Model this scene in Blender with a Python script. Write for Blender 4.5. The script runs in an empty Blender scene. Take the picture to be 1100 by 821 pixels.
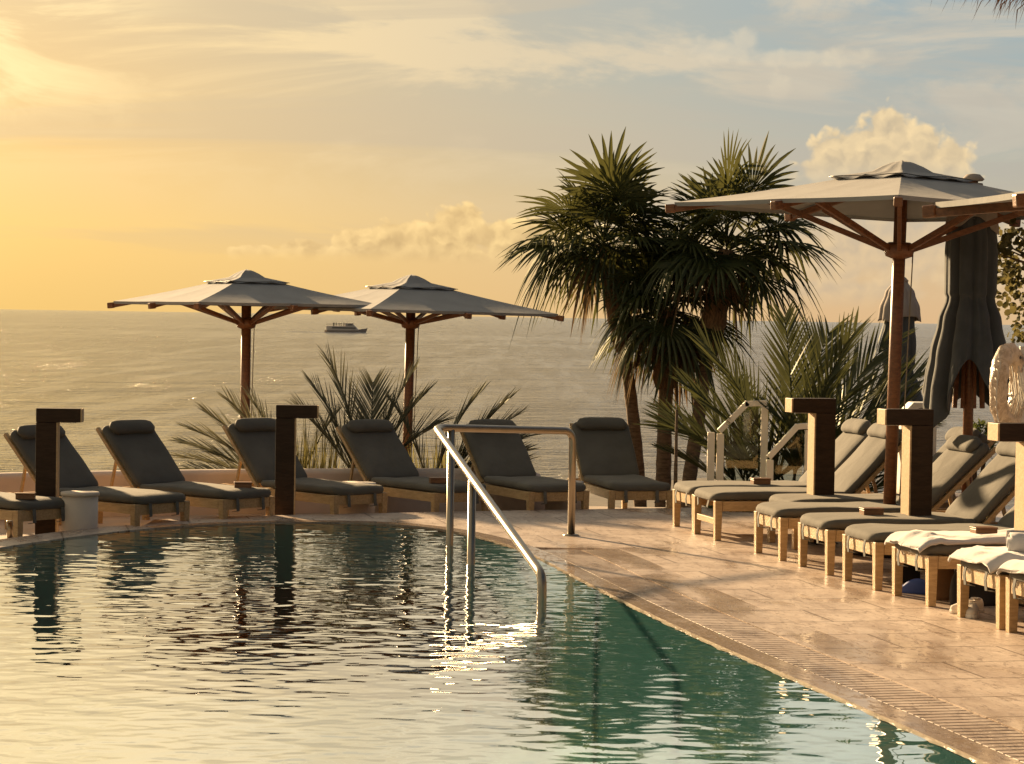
import bpy, bmesh, math, random
from mathutils import Vector, Matrix, Euler, noise as mnoise
from mathutils.geometry import tessellate_polygon
PI = math.pi
R = math.radians
random.seed(7)
S = bpy.context.scene
COL = S.collection
EXPO = 2.0
K = 1.0 / (2 ** EXPO)

# ------------------------------------------------------------------ camera frame
FPX, CX, CY, H = 2500.0, 550.0, 410.5, 2.0
PITCH, ROLL = math.atan(70 / FPX), R(0.885)
_F = Vector((0, math.cos(PITCH), -math.sin(PITCH)))
_R0 = Vector((1, 0, 0)); _U0 = _R0.cross(_F)
_R = _R0 * math.cos(ROLL) + _U0 * math.sin(ROLL)
_U = _U0 * math.cos(ROLL) - _R0 * math.sin(ROLL)
EYE = Vector((0, 0, H))
def ray(px, py): return _F + _R * ((px - CX) / FPX) + _U * ((CY - py) / FPX)
def G(px, py, z=0.0):                       # where a sight line meets the level z
    d = ray(px, py); return EYE + d * ((z - H) / d.z)
def AT(px, py, D):                          # where a sight line reaches the distance D
    d = ray(px, py); return EYE + d * (D / d.y)

SUN_AZ, SUN_EL = R(-32), R(16.5)            # azimuth from +Y, negative = left
SUN_DIR = Vector((math.sin(SUN_AZ) * math.cos(SUN_EL), math.cos(SUN_AZ) * math.cos(SUN_EL), math.sin(SUN_EL)))

# ------------------------------------------------------------------ node helpers
class NT:
    def __init__(s, tree): s.t = tree; s.n = tree.nodes; s.l = tree.links
    def node(s, typ, **kw):
        n = s.n.new(typ)
        for k, v in kw.items(): setattr(n, k, v)
        return n
    def link(s, a, b): s.l.new(a, b)
    def put(s, sock, v):
        if isinstance(v, bpy.types.NodeSocket): s.link(v, sock)
        elif v is not None: sock.default_value = v
    def m(s, op, a, b=None, c=None, clamp=False):
        n = s.node('ShaderNodeMath', operation=op, use_clamp=clamp)
        s.put(n.inputs[0], a)
        if b is not None: s.put(n.inputs[1], b)
        if c is not None: s.put(n.inputs[2], c)
        return n.outputs[0]
    def v(s, op, a, b=None, scale=None):
        n = s.node('ShaderNodeVectorMath', operation=op)
        s.put(n.inputs[0], a)
        if b is not None: s.put(n.inputs[1], b)
        if scale is not None: s.put(n.inputs['Scale'], scale)
        return n.outputs['Value'] if op in ('DOT_PRODUCT', 'LENGTH') else n.outputs[0]
    def mr(s, v, a, b, c=0.0, d=1.0, smooth=True):
        n = s.node('ShaderNodeMapRange', interpolation_type='SMOOTHSTEP' if smooth else 'LINEAR')
        s.put(n.inputs[0], v); n.inputs[1].default_value = a; n.inputs[2].default_value = b
        s.put(n.inputs[3], c); s.put(n.inputs[4], d)
        return n.outputs[0]
    def mix(s, f, a, b, blend='MIX'):
        n = s.node('ShaderNodeMix', data_type='RGBA', blend_type=blend)
        s.put(n.inputs[0], f); s.put(n.inputs[6], c4(a)); s.put(n.inputs[7], c4(b))
        return n.outputs[2]
    def ramp(s, f, stops):
        n = s.node('ShaderNodeValToRGB'); s.put(n.inputs[0], f)
        e = n.color_ramp.elements
        while len(e) < len(stops): e.new(0.5)
        for q, (p, c) in zip(e, stops): q.position = p; q.color = c4(c)
        return n.outputs[0]
    def noise(s, vec, scale, detail=4, rough=0.5, dist=0.0, flat=False):
        n = s.node('ShaderNodeTexNoise', noise_dimensions='2D' if flat else '3D'); s.put(n.inputs['Vector'], vec)
        n.inputs['Scale'].default_value = scale; n.inputs['Detail'].default_value = detail
        n.inputs['Roughness'].default_value = rough; n.inputs['Distortion'].default_value = dist
        return n.outputs[0]
    def mapping(s, vec, scale=(1, 1, 1), rot=(0, 0, 0), loc=(0, 0, 0)):
        n = s.node('ShaderNodeMapping'); s.put(n.inputs[0], vec)
        n.inputs['Scale'].default_value = scale; n.inputs['Rotation'].default_value = rot; n.inputs['Location'].default_value = loc
        return n.outputs[0]
    def bump(s, h, strength=0.3, dist=0.01, normal=None):
        n = s.node('ShaderNodeBump'); s.put(n.inputs['Height'], h)
        s.put(n.inputs['Strength'], strength); n.inputs['Distance'].default_value = dist
        if normal is not None: s.put(n.inputs['Normal'], normal)
        return n.outputs[0]
def c4(c):
    if isinstance(c, (tuple, list)) and len(c) == 3: return (c[0], c[1], c[2], 1)
    return c
def new_mat(name):
    m = bpy.data.materials.new(name); m.use_nodes = True
    t = NT(m.node_tree); t.n.clear()
    t.out = t.node('ShaderNodeOutputMaterial')
    return m, t
def pbr(t, base, rough=0.6, metal=0.0, normal=None, spec=0.5, **kw):
    p = t.node('ShaderNodeBsdfPrincipled')
    t.put(p.inputs['Base Color'], c4(base)); t.put(p.inputs['Roughness'], rough); t.put(p.inputs['Metallic'], metal)
    t.put(p.inputs['Specular IOR Level'], spec)
    if normal is not None: t.put(p.inputs['Normal'], normal)
    for k, v in kw.items(): t.put(p.inputs[k.replace('_', ' ')], c4(v))
    return p.outputs[0]
def objco(t): return t.node('ShaderNodeTexCoord').outputs['Object']
def geopos(t): return t.node('ShaderNodeNewGeometry').outputs['Position']
M = {}
def simple(name, col, rough=0.6, metal=0.0, var=0.15, scale=6.0, bump=0.15, bscale=60, spec=0.5, stretch=(1, 1, 1), **kw):
    m, t = new_mat(name)
    co = t.mapping(objco(t), scale=stretch)
    n = t.noise(co, scale, 5, 0.6)
    f = t.mr(n, 0.3, 0.7)
    base = t.mix(f, tuple(c * (1 - var) for c in col), tuple(min(1, c * (1 + var)) for c in col))
    nb = t.bump(t.noise(co, bscale, 3), bump, 0.004) if bump else None
    t.link(pbr(t, base, rough, metal, nb, spec, **kw), t.out.inputs[0])
    M[name] = m; return m
def wood(name, col, dark, rough=0.5, spec=0.4):
    m, t = new_mat(name)
    co = objco(t)
    g = t.noise(t.mapping(co, scale=(3, 14, 14)), 3.0, 6, 0.65, 0.6)
    g2 = t.noise(t.mapping(co, scale=(6, 60, 60)), 3.0, 3, 0.6)
    big = t.noise(co, 1.7, 2)
    f = t.m('ADD', t.mr(g, 0.3, 0.72), t.m('MULTIPLY', t.m('SUBTRACT', big, 0.5), 0.8), clamp=True)
    base = t.mix(f, dark, col)
    base = t.mix(t.m('MULTIPLY', t.mr(g2, 0.55, 0.75), 0.25), base, dark)
    nb = t.bump(t.m('ADD', g, t.m('MULTIPLY', g2, 0.6)), 0.25, 0.004)
    t.link(pbr(t, base, t.mr(g2, 0.2, 0.8, rough - 0.08, rough + 0.12), 0, nb, spec), t.out.inputs[0])
    M[name] = m; return m
def fabric(name, col, rough=0.9, trans=0.0, weave=420, var=0.12, sheen=0.25, wr=0.5):
    m, t = new_mat(name)
    co = objco(t)
    n = t.noise(co, 3.2, 5, 0.6); f = t.mr(n, 0.3, 0.7)
    base = t.mix(f, tuple(c * (1 - var) for c in col), tuple(c * (1 + var) for c in col))
    fold = t.noise(t.mapping(co, scale=(1, 1, 1)), 7.0, 4, 0.55, 0.4)
    nb = t.bump(fold, wr, 0.012); nb = t.bump(t.noise(co, weave, 1), 0.2, 0.002, nb)
    sh = pbr(t, base, rough, 0, nb, 0.2, Sheen_Weight=sheen, Sheen_Roughness=0.4, Sheen_Tint=(1, 0.95, 0.88))
    if trans:
        tr = t.node('ShaderNodeBsdfTranslucent'); t.put(tr.inputs[0], base)
        ms = t.node('ShaderNodeMixShader'); ms.inputs[0].default_value = trans
        t.link(sh, ms.inputs[1]); t.link(tr.outputs[0], ms.inputs[2]); sh = ms.outputs[0]
    t.link(sh, t.out.inputs[0]); M[name] = m; return m
def leafmat(name, a, b, c, trans=0.35, rough=0.45, scale=2.2):
    m, t = new_mat(name)
    co = geopos(t)
    n = t.noise(co, scale, 3, 0.6); n2 = t.noise(co, 17, 2)
    base = t.mix(t.mr(n, 0.35, 0.65), a, b)
    base = t.mix(t.m('MULTIPLY', t.mr(n2, 0.55, 0.7), 0.6), base, c)
    df = t.node('ShaderNodeBsdfDiffuse'); t.put(df.inputs[0], base)
    gl = t.node('ShaderNodeBsdfGlossy'); gl.inputs['Roughness'].default_value = rough; gl.inputs[0].default_value = (0.9, 0.9, 0.8, 1)
    m0 = t.node('ShaderNodeMixShader'); m0.inputs[0].default_value = 0.035
    t.link(df.outputs[0], m0.inputs[1]); t.link(gl.outputs[0], m0.inputs[2]); sh = m0.outputs[0]
    tr = t.node('ShaderNodeBsdfTranslucent'); t.put(tr.inputs[0], t.mix(0.5, base, tuple(min(1, 2.2 * x) for x in c)))
    ms = t.node('ShaderNodeMixShader'); ms.inputs[0].default_value = trans
    t.link(sh, ms.inputs[1]); t.link(tr.outputs[0], ms.inputs[2])
    t.link(ms.outputs[0], t.out.inputs[0]); M[name] = m; return m

wood('teak', (0.53, 0.365, 0.19), (0.36, 0.235, 0.115), 0.5)
wood('painted_sun_timber', (0.58, 0.41, 0.23), (0.44, 0.30, 0.16), 0.5)  # sunlit tone of the dark bollards, put into a paler wood colour
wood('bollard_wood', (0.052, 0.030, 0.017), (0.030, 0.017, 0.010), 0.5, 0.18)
wood('pole_wood', (0.24, 0.095, 0.035), (0.13, 0.048, 0.018), 0.4, 0.5)
wood('box_wood', (0.25, 0.12, 0.055), (0.15, 0.07, 0.03), 0.45)
fabric('cushion', (0.112, 0.105, 0.090), 0.85, 0, 420, 0.12, 0.12, 0.5)
fabric('canopy', (0.345, 0.345, 0.345), 0.85, 0.16, 300, 0.07, 0.1, 0.25)
fabric('cover', (0.078, 0.087, 0.095), 0.85, 0, 300, 0.15, 0.2, 0.5)
fabric('cap_cloth', (0.34, 0.295, 0.265), 0.85, 0.08, 300, 0.1, 0.1, 0.3)
fabric('towel', (0.56, 0.545, 0.55), 0.95, 0.05, 160, 0.05, 0.5, 0.7)
fabric('strap', (0.13, 0.13, 0.12), 0.8, 0, 300, 0.1, 0.1, 0.1)
fabric('bag_brown', (0.16, 0.09, 0.045), 0.6, 0, 200, 0.2, 0.1, 0.4)
fabric('bag_black', (0.018, 0.017, 0.017), 0.7, 0, 200, 0.2, 0.1, 0.4)
fabric('pink', (0.55, 0.03, 0.14), 0.8, 0, 200, 0.1, 0.2, 0.4)
fabric('shoe_white', (0.60, 0.54, 0.47), 0.8, 0, 300, 0.08, 0.1, 0.2)
simple('rubber_white', (0.62, 0.58, 0.52), 0.6)
simple('slipper_blue', (0.025, 0.06, 0.26), 0.6)
simple('steel', (0.33, 0.285, 0.225), 0.3, 1.0, 0.06, 8, 0.05, 200)
simple('dark_metal', (0.05, 0.045, 0.04), 0.4, 0.8, 0.1)
simple('cream_wall', (0.60, 0.50, 0.43), 0.85, 0, 0.08, 2.5, 0.25, 40)
simple('cream_paint', (0.85, 0.77, 0.63), 0.45, 0, 0.05, 4, 0.05)
simple('drum', (0.62, 0.53, 0.44), 0.7, 0, 0.06, 3, 0.15, 80)
simple('white_plastic', (0.75, 0.72, 0.66), 0.45, 0, 0.03)
simple('rope', (0.30, 0.24, 0.17), 0.9)
simple('cord_white', (0.62, 0.58, 0.5), 0.9)
simple('bark', (0.13, 0.085, 0.05), 0.95, 0, 0.45, 9, 0.8, 22, stretch=(1, 1, 4))
simple('fibre', (0.17, 0.10, 0.05), 0.95, 0, 0.5, 12, 0.9, 30, stretch=(3, 3, 0.7))
simple('thatch', (0.20, 0.11, 0.05), 0.9, 0, 0.4, 8, 0.3, 40)
simple('soil', (0.06, 0.045, 0.03), 0.95, 0, 0.4, 3, 0.8, 15)
simple('rock', (0.22, 0.19, 0.15), 0.9, 0, 0.4, 1.5, 0.8, 8)
simple('hull', (0.45, 0.38, 0.33), 0.5, 0, 0.05)
simple('hull_white', (0.62, 0.55, 0.48), 0.5, 0, 0.05)
simple('boat_glass', (0.03, 0.03, 0.03), 0.2, 0, 0.05)
simple('terrace', (0.46, 0.38, 0.31), 0.55, 0, 0.12, 2.0, 0.2, 30)
simple('dark_void', (0.03, 0.026, 0.02), 0.9)
leafmat('palm_leaf', (0.022, 0.034, 0.011), (0.046, 0.058, 0.017), (0.085, 0.08, 0.024), 0.28, 0.42)
leafmat('dead_leaf', (0.075, 0.042, 0.018), (0.12, 0.07, 0.03), (0.17, 0.105, 0.045), 0.25, 0.7)
leafmat('feather_leaf', (0.024, 0.033, 0.012), (0.043, 0.052, 0.018), (0.08, 0.08, 0.028), 0.2, 0.38)
leafmat('silver_leaf', (0.065, 0.07, 0.048), (0.095, 0.098, 0.065), (0.13, 0.12, 0.07), 0.2, 0.35)
leafmat('grass_leaf', (0.08, 0.085, 0.03), (0.13, 0.12, 0.045), (0.2, 0.17, 0.06), 0.35, 0.5)
leafmat('round_leaf', (0.05, 0.055, 0.018), (0.09, 0.09, 0.03), (0.16, 0.13, 0.05), 0.3, 0.4)
leafmat('shrub_leaf', (0.03, 0.05, 0.015), (0.06, 0.085, 0.025), (0.1, 0.11, 0.03), 0.3, 0.45, 5)

def plastic_mat():
    m, t = new_mat('wrap_plastic'); co = objco(t)
    nb = t.bump(t.noise(t.mapping(co, scale=(1, 1, 1)), 16, 4, 0.6, 1.5), 0.9, 0.02)
    wr = t.noise(co, 11, 5, 0.65, 2.0)
    sh = pbr(t, t.mix(t.mr(wr, 0.42, 0.62), (0.62, 0.53, 0.43), (0.27, 0.21, 0.16)), 0.28, 0, nb, 0.6)
    tr = t.node('ShaderNodeBsdfTranslucent'); tr.inputs[0].default_value = (0.7, 0.6, 0.5, 1)
    ms = t.node('ShaderNodeMixShader'); ms.inputs[0].default_value = 0.3
    t.link(sh, ms.inputs[1]); t.link(tr.outputs[0], ms.inputs[2]); t.link(ms.outputs[0], t.out.inputs[0])
    M['wrap_plastic'] = m
plastic_mat()
def glass_mat():
    m, t = new_mat('panel_glass')
    g = t.node('ShaderNodeBsdfGlossy'); g.inputs['Roughness'].default_value = 0.03
    tr = t.node('ShaderNodeBsdfTransparent'); tr.inputs[0].default_value = (0.78, 0.82, 0.78, 1)
    fr = t.node('ShaderNodeFresnel'); fr.inputs[0].default_value = 1.5
    ms = t.node('ShaderNodeMixShader'); t.link(fr.outputs[0], ms.inputs[0])
    t.link(tr.outputs[0], ms.inputs[1]); t.link(g.outputs[0], ms.inputs[2]); t.link(ms.outputs[0], t.out.inputs[0])
    M['panel_glass'] = m
glass_mat()

EDGE_ANG = math.atan2(7.58, 1.69)            # the pool's straight side runs this way
def travertine(name, tile=True, wet=0.0, tint=1.0):
    m, t = new_mat(name); p = geopos(t)
    q = t.mapping(p, rot=(0, 0, PI / 2 - math.atan2(7.58, -1.69)))
    vein = t.noise(t.mapping(q, scale=(1.7, 1.0, 1)), 2.6, 9, 0.72, 0.8)
    fine = t.noise(q, 22, 5, 0.6)
    big = t.noise(p, 0.55, 3)
    f = t.m('ADD', t.mr(vein, 0.28, 0.72), t.m('MULTIPLY', t.m('SUBTRACT', big, 0.5), 0.7), clamp=True)
    base = t.mix(f, (0.39 * tint, 0.30 * tint, 0.24 * tint), (0.64 * tint, 0.53 * tint, 0.44 * tint))
    # travertine's elongated pits and fillings
    pit = t.noise(t.mapping(q, scale=(2.6, 1.0, 1)), 7.0, 6, 0.74, 0.9)
    pf = t.mr(pit, 0.53, 0.63)
    base = t.mix(t.m('MULTIPLY', pf, 0.62), base, (0.15 * tint, 0.092 * tint, 0.058 * tint))
    base = t.mix(t.m('MULTIPLY', t.mr(fine, 0.5, 0.75), 0.25), base, (0.30 * tint, 0.21 * tint, 0.15 * tint))
    h = t.m('SUBTRACT', t.m('MULTIPLY', vein, 0.3), t.m('MULTIPLY', pf, 0.5))
    if tile:
        br = t.node('ShaderNodeTexBrick'); t.put(br.inputs['Vector'], q)
        br.offset = 0.5; br.inputs['Scale'].default_value = 1.0
        br.inputs['Brick Width'].default_value = 1.22; br.inputs['Row Height'].default_value = 0.61
        br.inputs['Mortar Size'].default_value = 0.010; br.inputs['Mortar Smooth'].default_value = 0.2
        br.inputs['Color1'].default_value = (0, 0, 0, 1); br.inputs['Color2'].default_value = (1, 1, 1, 1)
        tone = t.node('ShaderNodeSeparateColor'); t.link(br.outputs['Color'], tone.inputs[0])
        base = t.mix(t.m('MULTIPLY', tone.outputs[0], 0.10), base, (0.36 * tint, 0.26 * tint, 0.19 * tint))
        base = t.mix(t.m('MULTIPLY', br.outputs['Fac'], 0.85), base, (0.13, 0.085, 0.055))
        h = t.m('SUBTRACT', h, t.m('MULTIPLY', br.outputs['Fac'], 0.6))
    wn = t.noise(t.mapping(q, scale=(1.2, 0.45, 1)), 1.1, 4, 0.55, 0.6)
    wf = t.mr(wn, 0.46 - wet * 0.4, 0.70 - wet * 0.4)
    base = t.mix(t.m('MULTIPLY', wf, 0.24 + 0.25 * wet), base, (0.22 * tint, 0.145 * tint, 0.09 * tint))
    rough = t.mr(wf, 0, 1, t.mr(fine, 0.3, 0.7, 0.36, 0.52), 0.17 - 0.08 * wet)
    nb = t.bump(h, 0.35, 0.006)
    nb = t.bump(t.noise(p, 9, 3), 0.08, 0.01, nb)
    t.link(pbr(t, base, rough, 0, nb, 0.5), t.out.inputs[0]); M[name] = m
travertine('stone_deck', True, 0.0)
travertine('stone_border', True, 0.25, 0.95)
travertine('stone_coping', False, 0.7, 0.88)
travertine('stone_grate', False, 0.2, 0.9)

def water_mats():
    m, t = new_mat('pool_water'); p = geopos(t)
    a = t.noise(t.mapping(p, scale=(0.8, 1.25, 1)), 2.3, 1.6, 0.5, 0.7)
    b = t.noise(t.mapping(p, scale=(0.8, 1.2, 1), rot=(0, 0, 0.5)), 6.5, 1.5, 0.5, 0.5)
    patch = t.mr(t.noise(p, 0.35, 2), 0.35, 0.65, 0.55, 1.15)
    h = t.m('MULTIPLY', t.m('ADD', t.m('MULTIPLY', a, 1.0), t.m('MULTIPLY', b, 0.28)), patch)
    nb = t.bump(h, 1.0, 0.0008)
    g = t.node('ShaderNodeBsdfGlossy'); g.inputs['Roughness'].default_value = 0.015; t.link(nb, g.inputs['Normal'])
    g.inputs[0].default_value = (1, 1, 1, 1)
    tr = t.node('ShaderNodeBsdfTransparent'); tr.inputs[0].default_value = (0.62, 0.88, 0.85, 1)
    fr = t.node('ShaderNodeFresnel'); fr.inputs[0].default_value = 1.6; t.link(nb, fr.inputs['Normal'])
    ms = t.node('ShaderNodeMixShader'); t.link(t.m('MINIMUM', t.m('MULTIPLY', fr.outputs[0], 2.5), 0.73), ms.inputs[0])
    t.link(tr.outputs[0], ms.inputs[1]); t.link(g.outputs[0], ms.inputs[2]); t.link(ms.outputs[0], t.out.inputs[0])
    M['pool_water'] = m
    m, t = new_mat('pool_tile'); p = geopos(t)
    n = t.noise(p, 1.2, 3); v = t.noise(p, 30, 2)
    base = t.mix(t.mr(n, 0.3, 0.7), (0.48, 0.72, 0.72), (0.58, 0.80, 0.80))
    base = t.mix(t.m('MULTIPLY', t.mr(v, 0.4, 0.6), 0.3), base, (0.58, 0.8, 0.8))
    t.link(pbr(t, base, 0.4), t.out.inputs[0]); M['pool_tile'] = m
    m, t = new_mat('sea_water'); p = geopos(t)
    w1 = t.noise(t.mapping(p, scale=(0.65, 1.0, 1), rot=(0, 0, 0.12)), 0.055, 2, 0.5, 0.2)
    w2 = t.noise(t.mapping(p, scale=(0.55, 1.0, 1), rot=(0, 0, -0.1)), 0.42, 4, 0.6, 0.4)
    w3 = t.noise(t.mapping(p, scale=(0.7, 1.0, 1)), 1.5, 3, 0.6, 0.3)
    gust = t.mr(t.noise(t.mapping(p, scale=(0.35, 1.0, 1)), 0.006, 5, 0.6, 0.6), 0.3, 0.7, 0.55, 1.35)
    streak = t.mr(t.noise(t.mapping(p, scale=(0.22, 0.014, 1)), 1.0, 6, 0.68), 0.34, 0.66, 0.30, 1.0)
    h = t.m('ADD', t.m('MULTIPLY', w1, 1.5), t.m('MULTIPLY', t.m('ADD', t.m('MULTIPLY', w2, 0.62), t.m('MULTIPLY', w3, 0.3)), gust))
    nb = t.bump(h, t.m('MULTIPLY', streak, 1.0), 2.6)
    base = (0.07, 0.066, 0.066)
    sh = pbr(t, base, 0.13, 0, nb, 0.5, IOR=1.333)
    t.link(sh, t.out.inputs[0]); M['sea_water'] = m
water_mats()

# ------------------------------------------------------------------ mesh helpers
class MB:
    def __init__(s): s.v = []; s.f = []; s.sm = []
    def add(s, vs, fs, smooth=False):
        o = len(s.v); s.v += [tuple(v) for v in vs]
        for f in fs: s.f.append(tuple(i + o for i in f)); s.sm.append(smooth)
        return s
    def box(s, c, d, mat=None):
        x, y, z = d[0] / 2, d[1] / 2, d[2] / 2; c = Vector(c)
        vs = [Vector((sx * x, sy * y, sz * z)) for sz in (-1, 1) for sy in (-1, 1) for sx in (-1, 1)]
        if mat is not None: vs = [mat @ v for v in vs]
        return s.add([v + c for v in vs], [(0, 2, 3, 1), (4, 5, 7, 6), (0, 1, 5, 4), (2, 6, 7, 3), (0, 4, 6, 2), (1, 3, 7, 5)])
    def bar(s, a, b, w, h, up=(0, 0, 1), taper=1.0):
        a, b = Vector(a), Vector(b); d = (b - a).normalized(); u = Vector(up)
        if abs(d.dot(u)) > 0.98: u = Vector((0, 1, 0))
        sd = d.cross(u).normalized(); u = sd.cross(d)
        vs = []
        for p, k in ((a, 1.0), (b, taper)):
            for i, j in ((-1, -1), (1, -1), (1, 1), (-1, 1)): vs.append(p + sd * (i * w / 2 * k) + u * (j * h / 2 * k))
        return s.add(vs, [(3, 2, 1, 0), (4, 5, 6, 7), (0, 1, 5, 4), (1, 2, 6, 5), (2, 3, 7, 6), (3, 0, 4, 7)])
    def tube(s, pts, rad, n=12, cap=True, smooth=True):
        pts = [Vector(p) for p in pts]
        if not isinstance(rad, (list, tuple)): rad = [rad] * len(pts)
        vs, fs = [], []; ref = None
        for i, p in enumerate(pts):
            d = (pts[min(i + 1, len(pts) - 1)] - pts[max(i - 1, 0)]).normalized()
            if ref is None: ref = Vector((0, 0, 1)) if abs(d.z) < 0.9 else Vector((1, 0, 0))
            sd = d.cross(ref).normalized(); ref = sd.cross(d).normalized()
            for k in range(n):
                a = 2 * PI * k / n; vs.append(p + (sd * math.cos(a) + ref * math.sin(a)) * rad[i])
        for i in range(len(pts) - 1):
            for k in range(n):
                k2 = (k + 1) % n; fs.append((i * n + k, i * n + k2, (i + 1) * n + k2, (i + 1) * n + k))
        s.add(vs, fs, smooth)
        if cap:
            o = len(s.v) - len(vs)
            s.f.append(tuple(o + k for k in reversed(range(n)))); s.sm.append(False)
            s.f.append(tuple(o + (len(pts) - 1) * n + k for k in range(n))); s.sm.append(False)
        return s
    def lathe(s, prof, c=(0, 0, 0), n=32, smooth=True):
        c = Vector(c); vs, fs = [], []
        for r, z in prof:
            for k in range(n):
                a = 2 * PI * k / n; vs.append(c + Vector((r * math.cos(a), r * math.sin(a), z)))
        for i in range(len(prof) - 1):
            for k in range(n):
                k2 = (k + 1) % n; fs.append((i * n + k, i * n + k2, (i + 1) * n + k2, (i + 1) * n + k))
        fs.append(tuple(reversed(range(n)))); fs.append(tuple((len(prof) - 1) * n + k for k in range(n)))
        return s.add(vs, fs, smooth)
    def prism(s, poly, z0, z1):
        n = len(poly); vs = [(p[0], p[1], z0) for p in poly] + [(p[0], p[1], z1) for p in poly]
        fs = [(i, (i + 1) % n, n + (i + 1) % n, n + i) for i in range(n)]
        for t in tessellate_polygon([[Vector((p[0], p[1], 0)) for p in poly]]):
            a, b, c = t
            pa, pb, pc = (Vector(poly[k][:2]).to_3d() for k in t)
            if (pb - pa).cross(pc - pa).z < 0: a, b, c = a, c, b
            fs.append((n + a, n + b, n + c)); fs.append((c, b, a))
        return s.add(vs, fs)
    def slab(s, L, W, T, rc=0.06, re=0.03, mat=None, nseg=6, prof=5, fn=None):
        """rounded cushion: a rounded rectangle in plan (x 0..L, y +-W/2) with rolled edges"""
        def outline(ins):
            pts = []; r = max(rc - ins, 0.004)
            for cx, cy, a0 in ((L - rc, W / 2 - rc, 0), (rc, W / 2 - rc, 90), (rc, -W / 2 + rc, 180), (L - rc, -W / 2 + rc, 270)):
                for k in range(nseg + 1):
                    a = R(a0 + 90 * k / nseg); pts.append((cx + r * math.cos(a), cy + r * math.sin(a)))
                # side points so that long edges can bend
                nx = {0: (rc, W / 2 - ins), 90: (ins, -W / 2 + rc), 180: (L - rc, -W / 2 + ins), 270: (L - ins, W / 2 - rc)}[a0]
                p0 = pts[-1]
                for j in range(1, 8): pts.append((p0[0] + (nx[0] - p0[0]) * j / 8, p0[1] + (nx[1] - p0[1]) * j / 8))
            return pts
        rings = []
        for k in range(prof + 1):
            a = -PI / 2 + PI * k / prof
            rings.append((re * (1 - math.cos(a)), T / 2 + (T / 2) * math.sin(a)))
        rows = [[(x, y, z) for x, y in outline(i)] for i, z in rings]
        # cap rings towards the middle with a gentle crown
        def shrink(row, f, dz): return [(L / 2 + (x - L / 2) * f, y * f, z + dz) for x, y, z in row]
        top = [shrink(rows[-1], f, d) for f, d in ((0.8, 0.008), (0.45, 0.012), (0.0, 0.013))]
        bot = [shrink(rows[0], f, 0) for f in (0.0, 0.6)]
        rows = bot + rows + top
        n = len(rows[0]); vs, fs = [], []
        for r_ in rows:
            for p in r_:
                q = Vector(p)
                if fn: q = fn(q)
                if mat is not None: q = mat @ q
                vs.append(q)
        for i in range(len(rows) - 1):
            for k in range(n):
                k2 = (k + 1) % n; fs.append((i * n + k, i * n + k2, (i + 1) * n + k2, (i + 1) * n + k))
        return s.add(vs, fs, True)
    def build(s, name, mat, parent=None, bevel=0.0, weld=False):
        me = bpy.data.meshes.new(name); me.from_pydata(s.v, [], s.f)
        me.polygons.foreach_set('use_smooth', s.sm); me.update()
        if weld:
            bm = bmesh.new(); bm.from_mesh(me); bmesh.ops.remove_doubles(bm, verts=bm.verts, dist=1e-5)
            bm.to_mesh(me); bm.free()
        o = bpy.data.objects.new(name, me); COL.objects.link(o)
        me.materials.append(M[mat] if isinstance(mat, str) else mat)
        if parent is not None: o.parent = parent
        if bevel:
            b = o.modifiers.new('bevel', 'BEVEL'); b.width = bevel; b.segments = 2; b.limit_method = 'ANGLE'; b.angle_limit = R(40)
        return o
def tag(o, label=None, cat=None, group=None, kind=None):
    if label: o['label'] = label
    if cat: o['category'] = cat
    if group: o['group'] = group
    if kind: o['kind'] = kind
    return o
def thing(name, loc, label, cat, group=None, rz=0.0):
    o = bpy.data.objects.new(name, None); COL.objects.link(o)
    o.location = loc; o.rotation_euler = (0, 0, rz); o.empty_display_size = 0.1
    return tag(o, label, cat, group)
def copy_tree(o, parent=None, skip=()):
    c = o.copy(); COL.objects.link(c)
    if parent is not None: c.parent = parent
    for ch in list(o.children):
        if ch.name.split('.')[0] in skip: continue
        copy_tree(ch, c, skip)
    return c
def structure(o): o['kind'] = 'structure'; return o

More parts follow.
